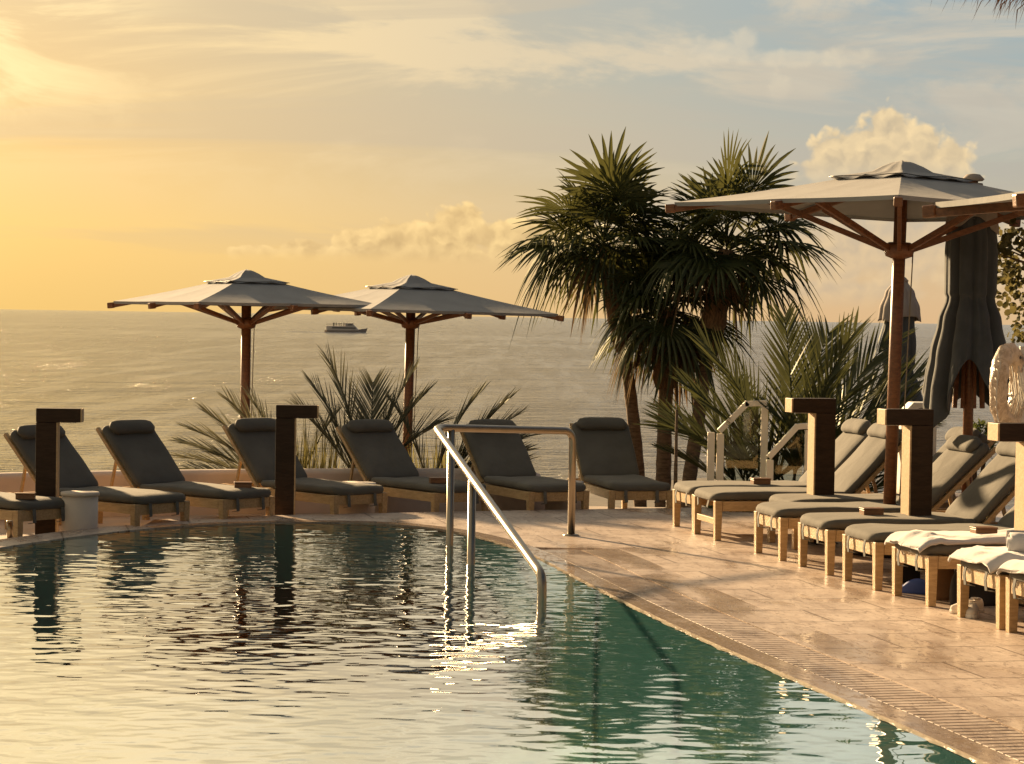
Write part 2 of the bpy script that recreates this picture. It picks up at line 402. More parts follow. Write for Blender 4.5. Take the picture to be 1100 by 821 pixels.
# ------------------------------------------------------------------ world
def build_world():
    w = bpy.data.worlds.new("World"); S.world = w; w.use_nodes = True
    t = NT(w.node_tree); t.n.clear()
    out = t.node('ShaderNodeOutputWorld'); bg = t.node('ShaderNodeBackground')
    sky = t.node('ShaderNodeTexSky', sky_type='NISHITA', sun_disc=False)
    sky.sun_elevation = SUN_EL; sky.sun_rotation = SUN_AZ
    sky.air_density = 1.6; sky.dust_density = 4.0; sky.ozone_density = 1.0; sky.altitude = 10
    d = t.node('ShaderNodeTexCoord').outputs['Generated']
    dn = t.v('NORMALIZE', d)
    sx = t.node('ShaderNodeSeparateXYZ'); t.link(dn, sx.inputs[0])
    DEG = 180 / PI
    el = t.m('MULTIPLY', t.m('ARCSINE', sx.outputs[2]), DEG)
    az = t.m('MULTIPLY', t.m('ARCTAN2', sx.outputs[0], sx.outputs[1]), DEG)
    ca = t.v('DOT_PRODUCT', dn, tuple(Vector((SUN_DIR.x, SUN_DIR.y, 0.09)).normalized()))
    ang = t.m('MULTIPLY', t.m('ARCCOSINE', ca), DEG)
    e = t.m('DIVIDE', t.m('MAXIMUM', el, 0.0), 40.0, clamp=True)
    warm = t.ramp(e, [(0, (0.92, 0.595, 0.18)), (0.05, (0.92, 0.615, 0.20)), (0.11, (0.74, 0.495, 0.205)), (0.19, (0.60, 0.44, 0.24)), (0.25, (1.22, 0.92, 0.48)), (0.36, (1.15, 0.90, 0.50)), (0.52, (0.62, 0.52, 0.35)), (0.68, (0.42, 0.37, 0.29)), (0.85, (0.25,0.25,0.25)), (1, (0.14, 0.17, 0.21))])
    cool = t.ramp(e, [(0, (0.76, 0.50, 0.265)), (0.035, (0.70, 0.51, 0.30)), (0.085, (0.47, 0.455, 0.375)), (0.13, (0.33, 0.41, 0.425)), (0.20, (0.28, 0.38, 0.44)), (0.26, (0.66, 0.64, 0.55)), (0.45, (0.58, 0.57, 0.49)), (0.65, (0.36, 0.36, 0.34)), (0.85, (0.14, 0.16, 0.19)), (1, (0.08, 0.11, 0.16))])
    back = t.ramp(e, [(0, (0.10, 0.088, 0.085)), (0.2, (0.10, 0.10, 0.11)), (0.6, (0.08, 0.095, 0.12)), (1, (0.06, 0.08, 0.12))])
    base = t.mix(t.mr(ang, 15, 43), warm, cool)
    base = t.mix(t.mr(ang, 42, 105), base, back)
    # brightest towards the sun, just outside the picture
    glow = t.mr(ang, 22, 3)
    base = t.mix(t.m('MULTIPLY', glow, 0.55), base, (1.25, 0.96, 0.48))
    # --- thin high cloud, streaked
    cc = t.node('ShaderNodeCombineXYZ'); t.link(az, cc.inputs[0]); t.link(el, cc.inputs[1])
    P = cc.outputs[0]
    s1 = t.noise(t.mapping(P, scale=(0.10, 0.46, 1), rot=(0, 0, R(6)), loc=(3.1, 0.4, 0)), 1.0, 7, 0.60, 0.45, True)
    s2 = t.noise(t.mapping(P, scale=(0.05, 0.55, 1), rot=(0, 0, R(-4)), loc=(7, 2, 0)), 1.0, 5, 0.6, 0.6, True)
    ciA = t.m('MULTIPLY', t.mr(s1, 0.44, 0.60), t.mr(el, 1.5, 6.0))
    front = t.mr(ang, 110, 60)
    cicol = t.mix(t.mr(ang, 17, 42), (0.90, 0.67, 0.33), (0.58, 0.52, 0.43))
    base = t.mix(t.m('MULTIPLY', t.m('MULTIPLY', ciA, 0.82), front), base, cicol)
    ciB = t.m('MULTIPLY', t.mr(s2, 0.5, 0.68), t.mr(el, 0.8, 3.0))
    greycol = t.mix(t.mr(ang, 17, 42), (0.56, 0.44, 0.27), (0.44, 0.42, 0.38))
    base = t.mix(t.m('MULTIPLY', t.m('MULTIPLY', ciB, 0.6), front), base, greycol)
    # bright torn cloud in the upper left
    s3 = t.noise(t.mapping(P, scale=(0.16, 0.42, 1), rot=(0, 0, R(10)), loc=(1, 5, 0)), 1.0, 6, 0.62, 1.2, True)
    mk = t.m('MULTIPLY', t.mr(az, -7, -12.5), t.m('MULTIPLY', t.mr(el, 4.0, 5.4), 1.0))
    base = t.mix(t.m('MULTIPLY', t.m('MULTIPLY', t.mr(s3, 0.38, 0.62), mk), 0.75), base, (0.97, 0.77, 0.41))
    # --- cumulus
    def blobs(lst):
        acc = None
        for px, py, rx, ry in lst:
            dd = ray(px, py).normalized()
            a0 = math.degrees(math.atan2(dd.x, dd.y)); e0 = math.degrees(math.asin(dd.z))
            k = math.degrees(1 / FPX)
            q = t.v('MULTIPLY', t.v('SUBTRACT', P, (a0, e0, 0)), (1 / (rx * k), 1 / (ry * k), 0))
            mm = t.m('SUBTRACT', 1.0, t.v('LENGTH', q))
            acc = mm if acc is None else t.m('SMOOTH_MAX', acc, mm, 0.12)
        return acc
    def billow(P_, sc):
        vo = t.node('ShaderNodeTexVoronoi', feature='F1', voronoi_dimensions='2D'); t.put(vo.inputs['Vector'], P_)
        vo.inputs['Scale'].default_value = sc; vo.inputs['Detail'].default_value = 2.0; vo.inputs['Roughness'].default_value = 0.45
        vo.normalize = True
        return t.m('SUBTRACT', 1.0, vo.outputs['Distance'])
    def warp(P_, amt, sc):
        n = t.node('ShaderNodeTexNoise', noise_dimensions='2D'); t.put(n.inputs['Vector'], P_); n.inputs['Scale'].default_value = sc; n.inputs['Detail'].default_value = 3
        return t.v('ADD', P_, t.v('SCALE', t.v('SUBTRACT', n.outputs[1], (0.5, 0.5, 0.5)), None, amt))
    Pw = warp(P, 0.35, 2.2)
    B1 = billow(t.mapping(Pw, scale=(1, 1.15, 1)), 1.5)
    B2 = billow(t.mapping(t.v('ADD', Pw, (-0.16, 0.16, 0)), scale=(1, 1.15, 1)), 1.5)
    sh = t.m('ADD', 0.45, t.m('MULTIPLY', t.m('SUBTRACT', B1, B2), 2.2), clamp=True)
    def cumulus(lst, lit, shade, soft, el_lo, el_hi, base, opac=1.0, amp=1.25):
        mk = blobs(lst)
        dens = t.m('ADD', mk, t.m('MULTIPLY', t.m('SUBTRACT', B1, 0.66), amp))
        al = t.mr(dens, 0.0, soft)
        al = t.m('MULTIPLY', al, t.mr(el, el_lo, el_hi))
        core = t.mr(dens, 0.02, 0.75)
        f = t.m('MULTIPLY', t.m('ADD', t.m('MULTIPLY', sh, 0.75), t.m('SUBTRACT', 0.42, t.m('MULTIPLY', core, 0.30))), 1.0, clamp=True)
        col = t.mix(f, shade, lit)
        return t.mix(t.m('MULTIPLY', al, opac), base, col)
    # soft bank low on the right
    base = cumulus([(905, 268, 75, 45), (980, 262, 95, 52), (1060, 275, 80, 40), (900, 315, 120, 22)], (0.84, 0.62, 0.36), (0.55, 0.45, 0.33), 0.55, 0.2, 0.9, base, 0.7)
    # tall heap, upper right
    base = cumulus([(958, 140, 30, 27), (905, 168, 42, 30), (935, 160, 40, 34), (985, 162, 34, 30), (1022, 172, 28, 24), (950, 190, 95, 28), (885, 182, 30, 18)], (0.92, 0.70, 0.40), (0.50, 0.41, 0.29), 0.34, 2.9, 4.1, base, 0.95)
    # long bank, middle left
    base = cumulus([(275, 271, 32, 11), (330, 270, 40, 13), (385, 263, 42, 19), (435, 258, 46, 24), (490, 252, 42, 28), (500, 238, 24, 20), (545, 255, 48, 24), (600, 262, 60, 26), (450, 278, 150, 15)], (1.0, 0.72, 0.33), (0.50, 0.345, 0.17), 0.26, 1.2, 1.8, base, 0.95)
    base = cumulus([(775, 55, 60, 17), (800, 45, 22, 18), (865, 62, 90, 12), (835, 100, 16, 24)], (0.70, 0.61, 0.46), (0.58, 0.53, 0.44), 0.7, 5.0, 6.2, base, 0.6)
    low = t.mr(el, -0.2, 0.0)
    base = t.mix(low, (0.10, 0.085, 0.06), base)
    # world strength 0.06: the Nishita sky plus the sunlit haze and clouds that stand in it
    ST = 0.06
    tot = t.v('ADD', t.v('SCALE', sky.outputs[0], None, 0.06), t.v('SCALE', base, None, K / ST * 0.96))
    t.link(tot, bg.inputs[0]); bg.inputs[1].default_value = ST
    t.link(bg.outputs[0], out.inputs[0])
    w.cycles.sampling_method = 'MANUAL'; w.cycles.sample_map_resolution = 1024
build_world()
sl = bpy.data.lights.new('sun', 'SUN'); sl.energy = 3.7; sl.angle = R(1.8); sl.color = (1.0, 0.70, 0.38)
so = bpy.data.objects.new('sun', sl); COL.objects.link(so)
so.rotation_euler = SUN_DIR.to_track_quat('Z', 'Y').to_euler(); so.location = (-20, 30, 15)

cam = bpy.data.cameras.new('camera'); co_ = bpy.data.objects.new('camera', cam); COL.objects.link(co_)
cam.sensor_width = 36; cam.lens = 36 * FPX / 1100; cam.clip_end = 200000; cam.clip_start = 0.1
mw = Matrix((_R, _U, -_F)).transposed().to_4x4(); mw.translation = EYE
co_.matrix_world = mw; S.camera = co_

# ------------------------------------------------------------------ setting: sea, land, deck, pool
ZS = -6.4
ZL = -0.17                                  # level of the left-hand terrace
mb = MB(); xs = [-60000, 60000]
mb.add([(-60000, 30, ZS), (60000, 30, ZS), (60000, 60000, ZS), (-60000, 60000, ZS)], [(0, 1, 2, 3)])
structure(mb.build('sea', 'sea_water'))
# land: terraces and a cliff falling to the sea
prof = [(-8, -2.4), (19, -2.4), (21, -0.62), (27.5, -0.62), (28.5, -0.95), (40, -1.1), (43, -2.6), (46, -5.0), (52, -8.0)]
mb = MB(); nx = 70; vs = []; fs = []
for j, (y, z) in enumerate(prof):
    for i in range(nx + 1):
        x = -60 + 120 * i / nx; wob = mnoise.noise(Vector((x * 0.13, y * 0.2, 3))) if j > 4 else 0
        vs.append((x, y + wob * 2.0, z + wob * 0.4))
for j in range(len(prof) - 1):
    for i in range(nx): a = j * (nx + 1) + i; fs.append((a, a + 1, a + nx + 2, a + nx + 1))
mb.add(vs, fs); structure(mb.build('ground', 'soil'))

# pool edge, traced along the water line
EDGE_PX = [(-330, 640), (-150, 610), (0, 588), (90, 575), (165, 567), (250, 562.2), (330, 560.5), (400, 561), (450, 565), (495, 572), (540, 583), (575, 597), (610, 615), (655, 638), (700, 660), (760, 688), (820, 714), (885, 742), (950, 770), (1050, 815), (1250, 905)]
raw = [G(px, py).to_2d() for px, py in EDGE_PX]
d_ = (raw[-1] - raw[-2]).normalized(); raw.append(raw[-1] + d_ * 9.0)
def catmull(p, step=0.22):
    out = []
    q = [p[0] * 2 - p[1]] + p + [p[-1] * 2 - p[-2]]
    for i in range(1, len(q) - 2):
        n = max(2, int((q[i + 1] - q[i]).length / step))
        for k in range(n):
            t = k / n; a, b, c, d = q[i - 1], q[i], q[i + 1], q[i + 2]
            out.append(0.5 * ((2 * b) + (c - a) * t + (2 * a - 5 * b + 4 * c - d) * t * t + (3 * b - a - 3 * c + d) * t ** 3))
    out.append(p[-1]); return out
EDGE = catmull(raw)
for _ in range(3): EDGE = [EDGE[0]] + [(EDGE[i - 1] + EDGE[i] * 2 + EDGE[i + 1]) / 4 for i in range(1, len(EDGE) - 1)] + [EDGE[-1]]
def offs(w):
    o = []
    for i, p in enumerate(EDGE):
        d = (EDGE[min(i + 1, len(EDGE) - 1)] - EDGE[max(i - 1, 0)]).normalized()
        o.append(p + Vector((-d.y, d.x)) * w)
    return o
def near(px, py):
    g = G(px, py).to_2d(); return min(range(len(EDGE)), key=lambda i: (EDGE[i] - g).length)
iCORN, iGR = near(165, 567), near(560, 590)
ins, e0, e1, e2 = offs(0.012), offs(0.0), offs(0.17), offs(0.52)
WZ = -0.012
last = EDGE[-1]
pool_poly = [tuple(p) for p in ins] + [(last.x, last.y - 1), (-14, last.y - 1), (-14, EDGE[0].y)]
import numpy as np
def rippled_water():
    """the pool's surface as a real rippled sheet, running a little way in under the coping"""
    rg = np.random.RandomState(12)
    xs = np.concatenate([np.arange(-14, -8.2, 0.3), np.arange(-8.2, 3.6, 0.030)])
    ys = np.concatenate([np.arange(last.y - 0.9, 7.0, 0.25), np.arange(7.0, 23.4, 0.026)])
    X, Y = np.meshgrid(xs, ys); Z = np.zeros_like(X); Z2 = np.zeros_like(X)
    for k in range(110):
        lam = 0.085 * (0.62 / 0.085) ** (rg.rand() ** 1.7); th = PI / 2 + rg.normal(0, 0.62); kk = 2 * PI / lam
        amp = RIPPLE * math.sqrt(2.0 / 110) / kk * (1.25 if lam < 0.45 else 0.9)
        w = amp * np.sin(kk * (math.cos(th) * X + math.sin(th) * Y) + rg.rand() * 6.283 + 0.9 * np.sin(X * rg.uniform(.3, 1.1) + Y * rg.uniform(.3, 1.1) + rg.rand() * 6))
        if k % 2: Z += w
        else: Z2 += w
    patch = 0.85 + 0.38 * np.sin(X * 0.9 + 1.3 * np.sin(Y * 0.5)) * np.sin(Y * 0.62 + 1.7 * np.sin(X * 0.55 + 1))
    Z = Z * patch + Z2 * (1.7 - patch)
    fade = np.clip((X + 8.2) / 0.6, 0, 1) * np.clip((Y - 7.0) / 0.6, 0, 1); Z *= fade * (0.8 + 0.75 * np.clip((Y - 14.0) / 5.0, 0, 1))
    # keep only what lies inside the pool (or just under its coping)
    E = np.array([(p.x, p.y) for p in offs(0.085)])
    pg = np.vstack([E, [(E[-1][0], last.y - 1), (-14.2, last.y - 1), (-14.2, E[0][1])]])
    cx = (X[:-1, :-1] + X[1:, 1:]) / 2; cy = (Y[:-1, :-1] + Y[1:, 1:]) / 2; inside = np.zeros(cx.shape, bool)
    for a, b in zip(pg, np.roll(pg, -1, 0)):
        if a[1] == b[1]: continue
        c = ((a[1] > cy) != (b[1] > cy)) & (cx < (b[0] - a[0]) * (cy - a[1]) / (b[1] - a[1]) + a[0]); inside ^= c
    ny, nx = X.shape; jj, ii = np.nonzero(inside); q = jj * nx + ii
    faces = np.stack([q, q + 1, q + nx + 1, q + nx], 1)
    used, inv = np.unique(faces, return_inverse=True); faces = inv.reshape(faces.shape)
    co = np.stack([X.ravel(), Y.ravel(), Z.ravel() + WZ], 1)[used]
    me = bpy.data.meshes.new('pool_water'); me.vertices.add(len(co)); me.vertices.foreach_set('co', co.ravel())
    me.loops.add(faces.size); me.loops.foreach_set('vertex_index', faces.ravel().astype(np.int32))
    me.polygons.add(len(faces)); me.polygons.foreach_set('loop_start', np.arange(0, faces.size, 4, dtype=np.int32)); me.polygons.foreach_set('use_smooth', np.ones(len(faces), bool))
    me.update(calc_edges=True); me.materials.append(M['pool_water'])
    o = bpy.data.objects.new('pool_water', me); COL.objects.link(o); return structure(o)
RIPPLE = 0.022
rippled_water()
# basin: walls and floor
mb = MB(); n = len(pool_poly)
big = [tuple(p) for p in offs(0.006)] + pool_poly[len(EDGE):]
mb.add([(p[0], p[1], -0.014) for p in big] + [(p[0], p[1], -1.35) for p in big], [(i, (i + 1) % n, n + (i + 1) % n, n + i) for i in range(n)])
mb2 = MB().prism(big, -1.36, -1.35); mb2.f = [f for f in mb2.f if all(mb2.v[i][2] > -1.355 for i in f)]
mb.add(mb2.v, mb2.f); structure(mb.build('pool_basin', 'pool_tile'))
# coping: a wet lip all along the edge, with a rolled inner nose
def strip(name, a, b, i0, i1, z, drop, mat, bevel=0, inner=None):
    inner = drop if inner is None else inner
    mb = MB(); vs = []; fs = []
    for i in range(i0, i1): 
        for p, zz in ((a[i], z - inner), (a[i], z), (b[i], z), (b[i], z - drop)): vs.append((p.x, p.y, zz))
    m_ = i1 - i0
    for i in range(m_ - 1):
        for k in range(4):
            k2 = (k + 1) % 4; fs.append((i * 4 + k, i * 4 + k2, (i + 1) * 4 + k2, (i + 1) * 4 + k))
    fs.append((0, 1, 2, 3)); fs.append(((m_ - 1) * 4 + 3, (m_ - 1) * 4 + 2, (m_ - 1) * 4 + 1, (m_ - 1) * 4))
    fs = [tuple(reversed(f)) for f in fs]
    mb.add(vs, fs); return structure(mb.build(name, mat, None, bevel))
strip('pool_coping', offs(0.003), e1, iCORN, len(EDGE), 0.0, 0.3, 'stone_coping', 0, 0.025)
strip('pool_rim', offs(0.003), offs(0.40), 0, iCORN + 1, -0.002, 0.3, 'stone_border', 0, 0.025)
# drain grate: separate stone slats over a dark channel
iEND = len(EDGE)
strip('drain_channel', offs(0.173), offs(0.517), iGR, iEND, -0.05, 0.05, 'dark_void')
mb = MB(); acc = 0.0
for i in range(iGR, iEND - 1):
    p, q = EDGE[i], EDGE[i + 1]; d = (q - p); L = d.length; d.normalize(); nrm = Vector((-d.y, d.x))
    while acc < L:
        c = p + d * acc + nrm * 0.346
        rot = Matrix.Rotation(math.atan2(nrm.y, nrm.x), 3, 'Z')
        mb.box((c.x, c.y, -0.0245), (0.335, 0.068, 0.045), rot); acc += 0.082
    acc -= L
structure(mb.build('drain_grate', 'stone_grate', None, 0.004))
strip('deck_border', offs(0.521), offs(0.86), iGR, iEND, 0.0, 0.3, 'stone_border')
# deck slab: everything right of and beyond the pool
eb = offs(0.863); ec = offs(0.173)
back = [G(735, 545.5), G(600, 547.6), (G(440, 550.6)), G(300, 553.5), G(215, 555.5), G(166, 558.2)]
poly = [tuple(ec[i]) for i in range(iCORN, iGR)] + [tuple(eb[i]) for i in range(iGR, iEND)]
poly += [(16, last.y - 1), (16, 25.6), (4.2, 25.6), (2.2, 24.9)] + [(p.x, p.y) for p in back]
structure(MB().prism(poly, -0.3, 0.0).build('pool_deck', 'stone_deck'))
# lower terrace on the left
poly = [tuple(offs(0.402)[i]) for i in range(0, iCORN + 2)] + [tuple(offs(0.30)[i]) for i in range(iCORN + 3, iCORN + 8)] + [(-2.0, 22.9), (2.4, 23.2), (2.6, 26.8), (-18, 26.8), (-18, EDGE[0].y)]
structure(MB().prism(poly, -0.6, ZL).build('terrace', 'terrace'))

# low wall behind the left-hand loungers, open end rounded off
def low_wall(name, pts, h0, h1, th, label):
    pts = catmull([Vector(p) for p in pts], 0.12)
    prof = []
    for k in range(9):
        a = PI * k / 8; prof.append((math.cos(a) * th / 2, h1 - th * 0.25 + math.sin(a) * th * 0.25))
    prof = [(th / 2, h0)] + prof + [(-th / 2, h0)]
    mb = MB(); vs = []; fs = []
    tot = len(pts)
    for i, p in enumerate(pts):
        d = (pts[min(i + 1, tot - 1)] - pts[max(i - 1, 0)]).normalized(); nrm = Vector((-d.y, d.x))
        e = min(1.0, (tot - 1 - i) / 2.0); f = math.sqrt(max(0.02, 1 - (1 - e) ** 2))
        for o, z in prof: q = p + nrm * o * (0.5 + 0.5 * f); vs.append((q.x, q.y, h0 + (z - h0) * (0.72 + 0.28 * f)))
    n = len(prof)
    for i in range(tot - 1):
        for k in range(n - 1): fs.append((i * n + k, (i + 1) * n + k, (i + 1) * n + k + 1, i * n + k + 1))
    mb.add(vs, fs, True)
    mb.add([vs[(tot - 1) * n + k] for k in range(n)], [tuple(range(n))])
    return tag(mb.build(name, 'cream_wall'), label, 'wall')
W0 = [(-9.5, 21.6), (-6.5, 23.2)] + [tuple(G(px, py, 0.31).to_2d()) for px, py in ((40, 507), (160, 505), (300, 503.5), (430, 503), (520, 503.5), (590, 505.5))]
low_wall('low_wall', W0, -0.7, 0.31, 0.24, 'long low cream plastered wall behind the row of loungers facing the pool')

# ------------------------------------------------------------------ loungers
CUSH_T = 0.075
LN = [0]
def make_lounger(ang=46, footboard=True):
    LN[0] += 1; sd_ = LN[0] * 3.7
    root = thing('sun_lounger', (0, 0, 0), 'x', 'sun lounger', 'teak sun loungers around the pool')
    W, HT = 0.70, 0.36
    for x, y in ((0.035, W / 2 - 0.035), (0.035, -W / 2 + 0.035), (1.88, W / 2 - 0.035), (1.88, -W / 2 + 0.035)):
        MB().bar((x, y, HT), (x, y, 0), 0.07, 0.07, (1, 0, 0), 0.82).build('leg', 'teak', root, 0.004)
    for y in (-1, 1):
        MB().box((0.957, y * (W / 2 - 0.022), HT - 0.048), (1.768, 0.036, 0.09)).build('side_rail', 'teak', root, 0.003)
    if footboard:
        MB().box((0.024, 0, HT - 0.052), (0.034, W - 0.142, 0.10)).build('foot_board', 'teak', root, 0.003)
    else:
        MB().box((0.03, 0, 0.17), (0.03, W - 0.146, 0.055)).build('stretcher', 'teak', root, 0.003)
    MB().box((1.895, 0, HT - 0.048), (0.034, W - 0.142, 0.085)).build('head_board', 'teak', root, 0.003)
    sl = MB()
    for k in range(15): sl.box((0.10 + k * 0.085, 0, HT - 0.020), (0.062, W - 0.084, 0.016))
    sl.build('slats', 'teak', root)
    # seat cushion
    def crown(q): 
        q = q.copy(); k_ = 1 if q.z > 0.03 else 0; q.z += k_ * (0.012 * mnoise.noise(Vector((q.x * 3.1, q.y * 4.0, 2.0 + sd_))) - 0.012 * math.exp(-((q.x - 0.95) / 0.35) ** 2) * max(0, 1 - abs(q.y) * 3)); q.y += 0.008 * mnoise.noise(Vector((q.x * 4, q.y * 2, 7))); q.z -= 0.022 * max(0, (0.12 - q.x) / 0.12) ** 2; return q
    sc = MB().slab(1.33, W - 0.03, CUSH_T, 0.11, 0.034, Matrix.Translation((-0.02, 0, HT + 0.004)), fn=crown).build('seat_cushion', 'cushion', root)
    for y in (-0.17, 0.17):
        st = MB()
        pts = [(0.10, y, HT + 0.012), (-0.012, y, HT + 0.006), (-0.022, y + 0.004, HT - 0.05), (-0.016, y - 0.006, HT - 0.12), (0.05, y, HT - 0.13)] if footboard else [(0.10, y, HT + 0.012), (-0.005, y, HT + 0.0), (-0.012, y * 0.8, HT - 0.07)]
        for a, b in zip(pts, pts[1:]): st.bar(a, b, 0.036, 0.006, (0, 0, 1) if abs(b[2] - a[2]) < 0.03 else (1, 0, 0))
        st.build('strap', 'strap', sc)
    # backrest
    T = Matrix.Translation((1.30, 0, HT + 0.002)) @ Matrix.Rotation(-R(ang), 4, 'Y')
    bl = 0.86
    bf = MB()
    for y in (-1, 1): bf.bar(T @ Vector((0.0, y * 0.315, -0.005)), T @ Vector((bl, y * 0.315, -0.005)), 0.04, 0.035, T.to_3x3() @ Vector((0, 0, 1)))
    for k in range(9):
        x = 0.08 + k * 0.09; bf.bar(T @ Vector((x, -0.293, -0.004)), T @ Vector((x, 0.293, -0.004)), 0.06, 0.014, T.to_3x3() @ Vector((0, 0, 1)))
    bf.build('backrest_frame', 'teak', root)
    MB().slab(bl - 0.02, W - 0.04, CUSH_T, 0.08, 0.032, T @ Matrix.Translation((0.0, 0, 0.016)), fn=lambda q: Vector((q.x, q.y + 0.007 * mnoise.noise(Vector((q.x * 4, q.y * 2, 1))), q.z + (0.014 * mnoise.noise(Vector((q.x * 3.3, q.y * 4.2, 9 + sd_))) if q.z > 0.03 else 0)))).build('back_cushion', 'cushion', root)
    pil = MB(); vs = []; fs = []; n = 20; rows = 13
    for i in range(rows):
        u = -1 + 2 * i / (rows - 1); sc_ = (1 - abs(u) ** 7) ** 0.5 * 0.93 + 0.07
        for k in range(n):
            a = 2 * PI * k / n
            ca, sa = math.cos(a), math.sin(a)
            ca = math.copysign(abs(ca) ** 0.85, ca); sa = math.copysign(abs(sa) ** 0.85, sa)
            vs.append(T @ Vector((bl - 0.10 + 0.085 * ca * sc_ - 0.012 * u * u, u * 0.30, 0.016 + CUSH_T + 0.030 + 0.048 * sa * sc_ * (1 + 0.12 * mnoise.noise(Vector((u * 3, sd_, a)))))))
    for i in range(rows - 1):
        for k in range(n): k2 = (k + 1) % n; fs.append((i * n + k, i * n + k2, (i + 1) * n + k2, (i + 1) * n + k))
    fs.append(tuple(reversed(range(n)))); fs.append(tuple((rows - 1) * n + k for k in range(n)))
    pil.add(vs, fs, True).build('pillow', 'cushion', root)
    sp = MB()
    for y in (-0.24, 0.24): sp.bar(T @ Vector((0.52, y, -0.03)), (1.80, y, HT - 0.05), 0.03, 0.02, (0, 1, 0))
    sp.box((1.80, 0, HT - 0.05), (0.03, 0.60, 0.02)); sp.build('prop', 'teak', root)
    return root
LR = make_lounger(45)
LR2 = make_lounger(42)
LRB = make_lounger(46)
LRB2 = make_lounger(43)
L2P = make_lounger(46, False)
AX = Vector((0.976, 0.218)); AXA = math.atan2(AX.y, AX.x)
first = {}
def put_lounger(proto, loc, rz, label, group):
    if proto.name in first: o = copy_tree(proto)
    else: o = proto; first[proto.name] = 1
    o.location = loc; o.rotation_euler = (0, 0, rz); o['label'] = label; o['group'] = group
    return o
LEFT = [((51, 546.5), 53, 'teak lounger at the left picture edge, only its foot end with small box showing'),
        ((175, 540.3), 51, 'grey cushioned lounger half hidden by the leftmost bollard and the cream drum table'),
        ((268, 535), 50, 'grey cushioned lounger left of the middle bollard, its whole backrest clear, box at its foot'),
        ((388, 531), 43, 'grey cushioned lounger under the left parasol, its backrest partly covered by the middle bollard'),
        ((497, 528.8), 36, 'grey cushioned lounger between table and handrail with an upright silvery frond behind it'),
        ((601, 528.2), 24, 'grey cushioned lounger framed by the steel handrail, beside the rounded end of the low wall'),
        ((689, 527.2), 12, 'grey cushioned lounger right of the handrail with palm trunks close behind it')]
left_l = []
for (p, phi, lab) in LEFT:
    g = G(p[0], p[1], ZL + 0.36); 
    left_l.append(put_lounger(LR2 if len(left_l) in (1, 4, 5) else LR, (g.x, g.y, ZL), R(phi + 90), lab, 'teak sun loungers beyond the pool'))
RIGHT = [((726.5, 565.5), 'teak lounger farthest from the camera in the right-hand row, beside the fan palm trunks'),
         ((748.5, 573.7), 'teak lounger in the right-hand row with an open foot end and low stretcher'),
         ((814.5, 594), 'teak lounger just in front of the dark bollard standing before the cream stair rails'),
         ((862, 608.7), 'teak lounger in the right-hand row with a small wooden box on its cushion'),
         ((910, 623.9), 'bare cushioned teak lounger next to the one carrying a crumpled white towel'),
         ((963.5, 640), 'teak lounger with a crumpled white towel over its foot and blue slippers below'),
         ((1034, 663), 'teak lounger carrying a spread towel and a rolled towel, sneakers at its foot'),
         ((1086.5, 679.4), 'nearest teak lounger, cut by the right picture edge, white towel over its foot')]
right_l = []
for i, (p, lab) in enumerate(RIGHT):
    g = G(p[0], p[1]).to_2d() + Vector((0.218, -0.976)) * 0.315 - AX * 0.035
    proto = L2P if i == 1 else (LRB2 if i in (2, 4, 7) else LRB)
    right_l.append(put_lounger(proto, (g.x, g.y, 0), AXA, lab, 'teak sun loungers along the right side of the pool'))
g = right_l[1].location
put_lounger(LRB, (g.x + 0.62, g.y - 0.72, 0), AXA + R(1), 'teak lounger set back behind the right-hand dark bollards, only its backrest showing', 'teak sun loungers along the right side of the pool')

# ------------------------------------------------------------------ bollards
def make_bollard(h=1.3):
    root = thing('bollard_lamp', (0, 0, 0), 'x', 'bollard light', 'dark timber bollard lights')
    MB().box((0, 0, (h - 0.13) / 2), (0.19, 0.165, h - 0.13)).build('post', 'bollard_wood', root, 0.005)
    MB().box((0.11, 0, h - 0.064), (0.41, 0.168, 0.128)).build('arm', 'bollard_wood', root, 0.005)
    MB().box((0, 0, 0.006), (0.25, 0.225, 0.012)).build('base_plate', 'dark_metal', root, 0.003)
    # sunlight painted in: pale thin faces on the sides that look along the arm
    MB().box((0.099, 0, (h - 0.13) / 2), (0.016, 0.161, h - 0.134)).build('inner_painted_sun', 'painted_sun_timber', root, 0.002)
    MB().box((0.322, 0, h - 0.064), (0.014, 0.164, 0.124)).build('end_painted_sun', 'painted_sun_timber', root, 0.002)
    MB().box((0.20, 0, h - 0.1305), (0.14, 0.10, 0.006)).build('lamp_lens', 'white_plastic', root)
    return root
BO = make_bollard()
def put_bollard(loc, rz, label, first_=False):
    o = BO if first_ else copy_tree(BO)
    o.location = loc; o.rotation_euler = (0, 0, rz); o['label'] = label; return o
# right-hand ones reach left over the loungers' feet
for i, (px, py, D, lab) in enumerate([(884, 428, 20.9, 'dark timber bollard light in front of the cream stair rails, arm pointing left'),
                                 (987, 439.5, 18.9, 'dark timber bollard light beside the tall parasol pole, arm pointing left'),
                                 (1112, 454.5, 16.6, 'dark timber bollard light cut by the right picture edge below the wrapped life ring')]):
    p = AT(px, py, D); put_bollard((p.x, p.y, p.z - 1.3), AXA + PI + R(2), lab, i == 0)
for px, py, D, z0, lab in [(51, 438.5, 21.7, ZL, 'dark timber bollard light at the far left beside the cream drum table'),
                   (307, 435, 23.25, ZL, 'dark timber bollard light standing before the lounger under the left parasol')]:
    p = AT(px, py, D); put_bollard((p.x, p.y, p.z - 1.3), R(4), lab)

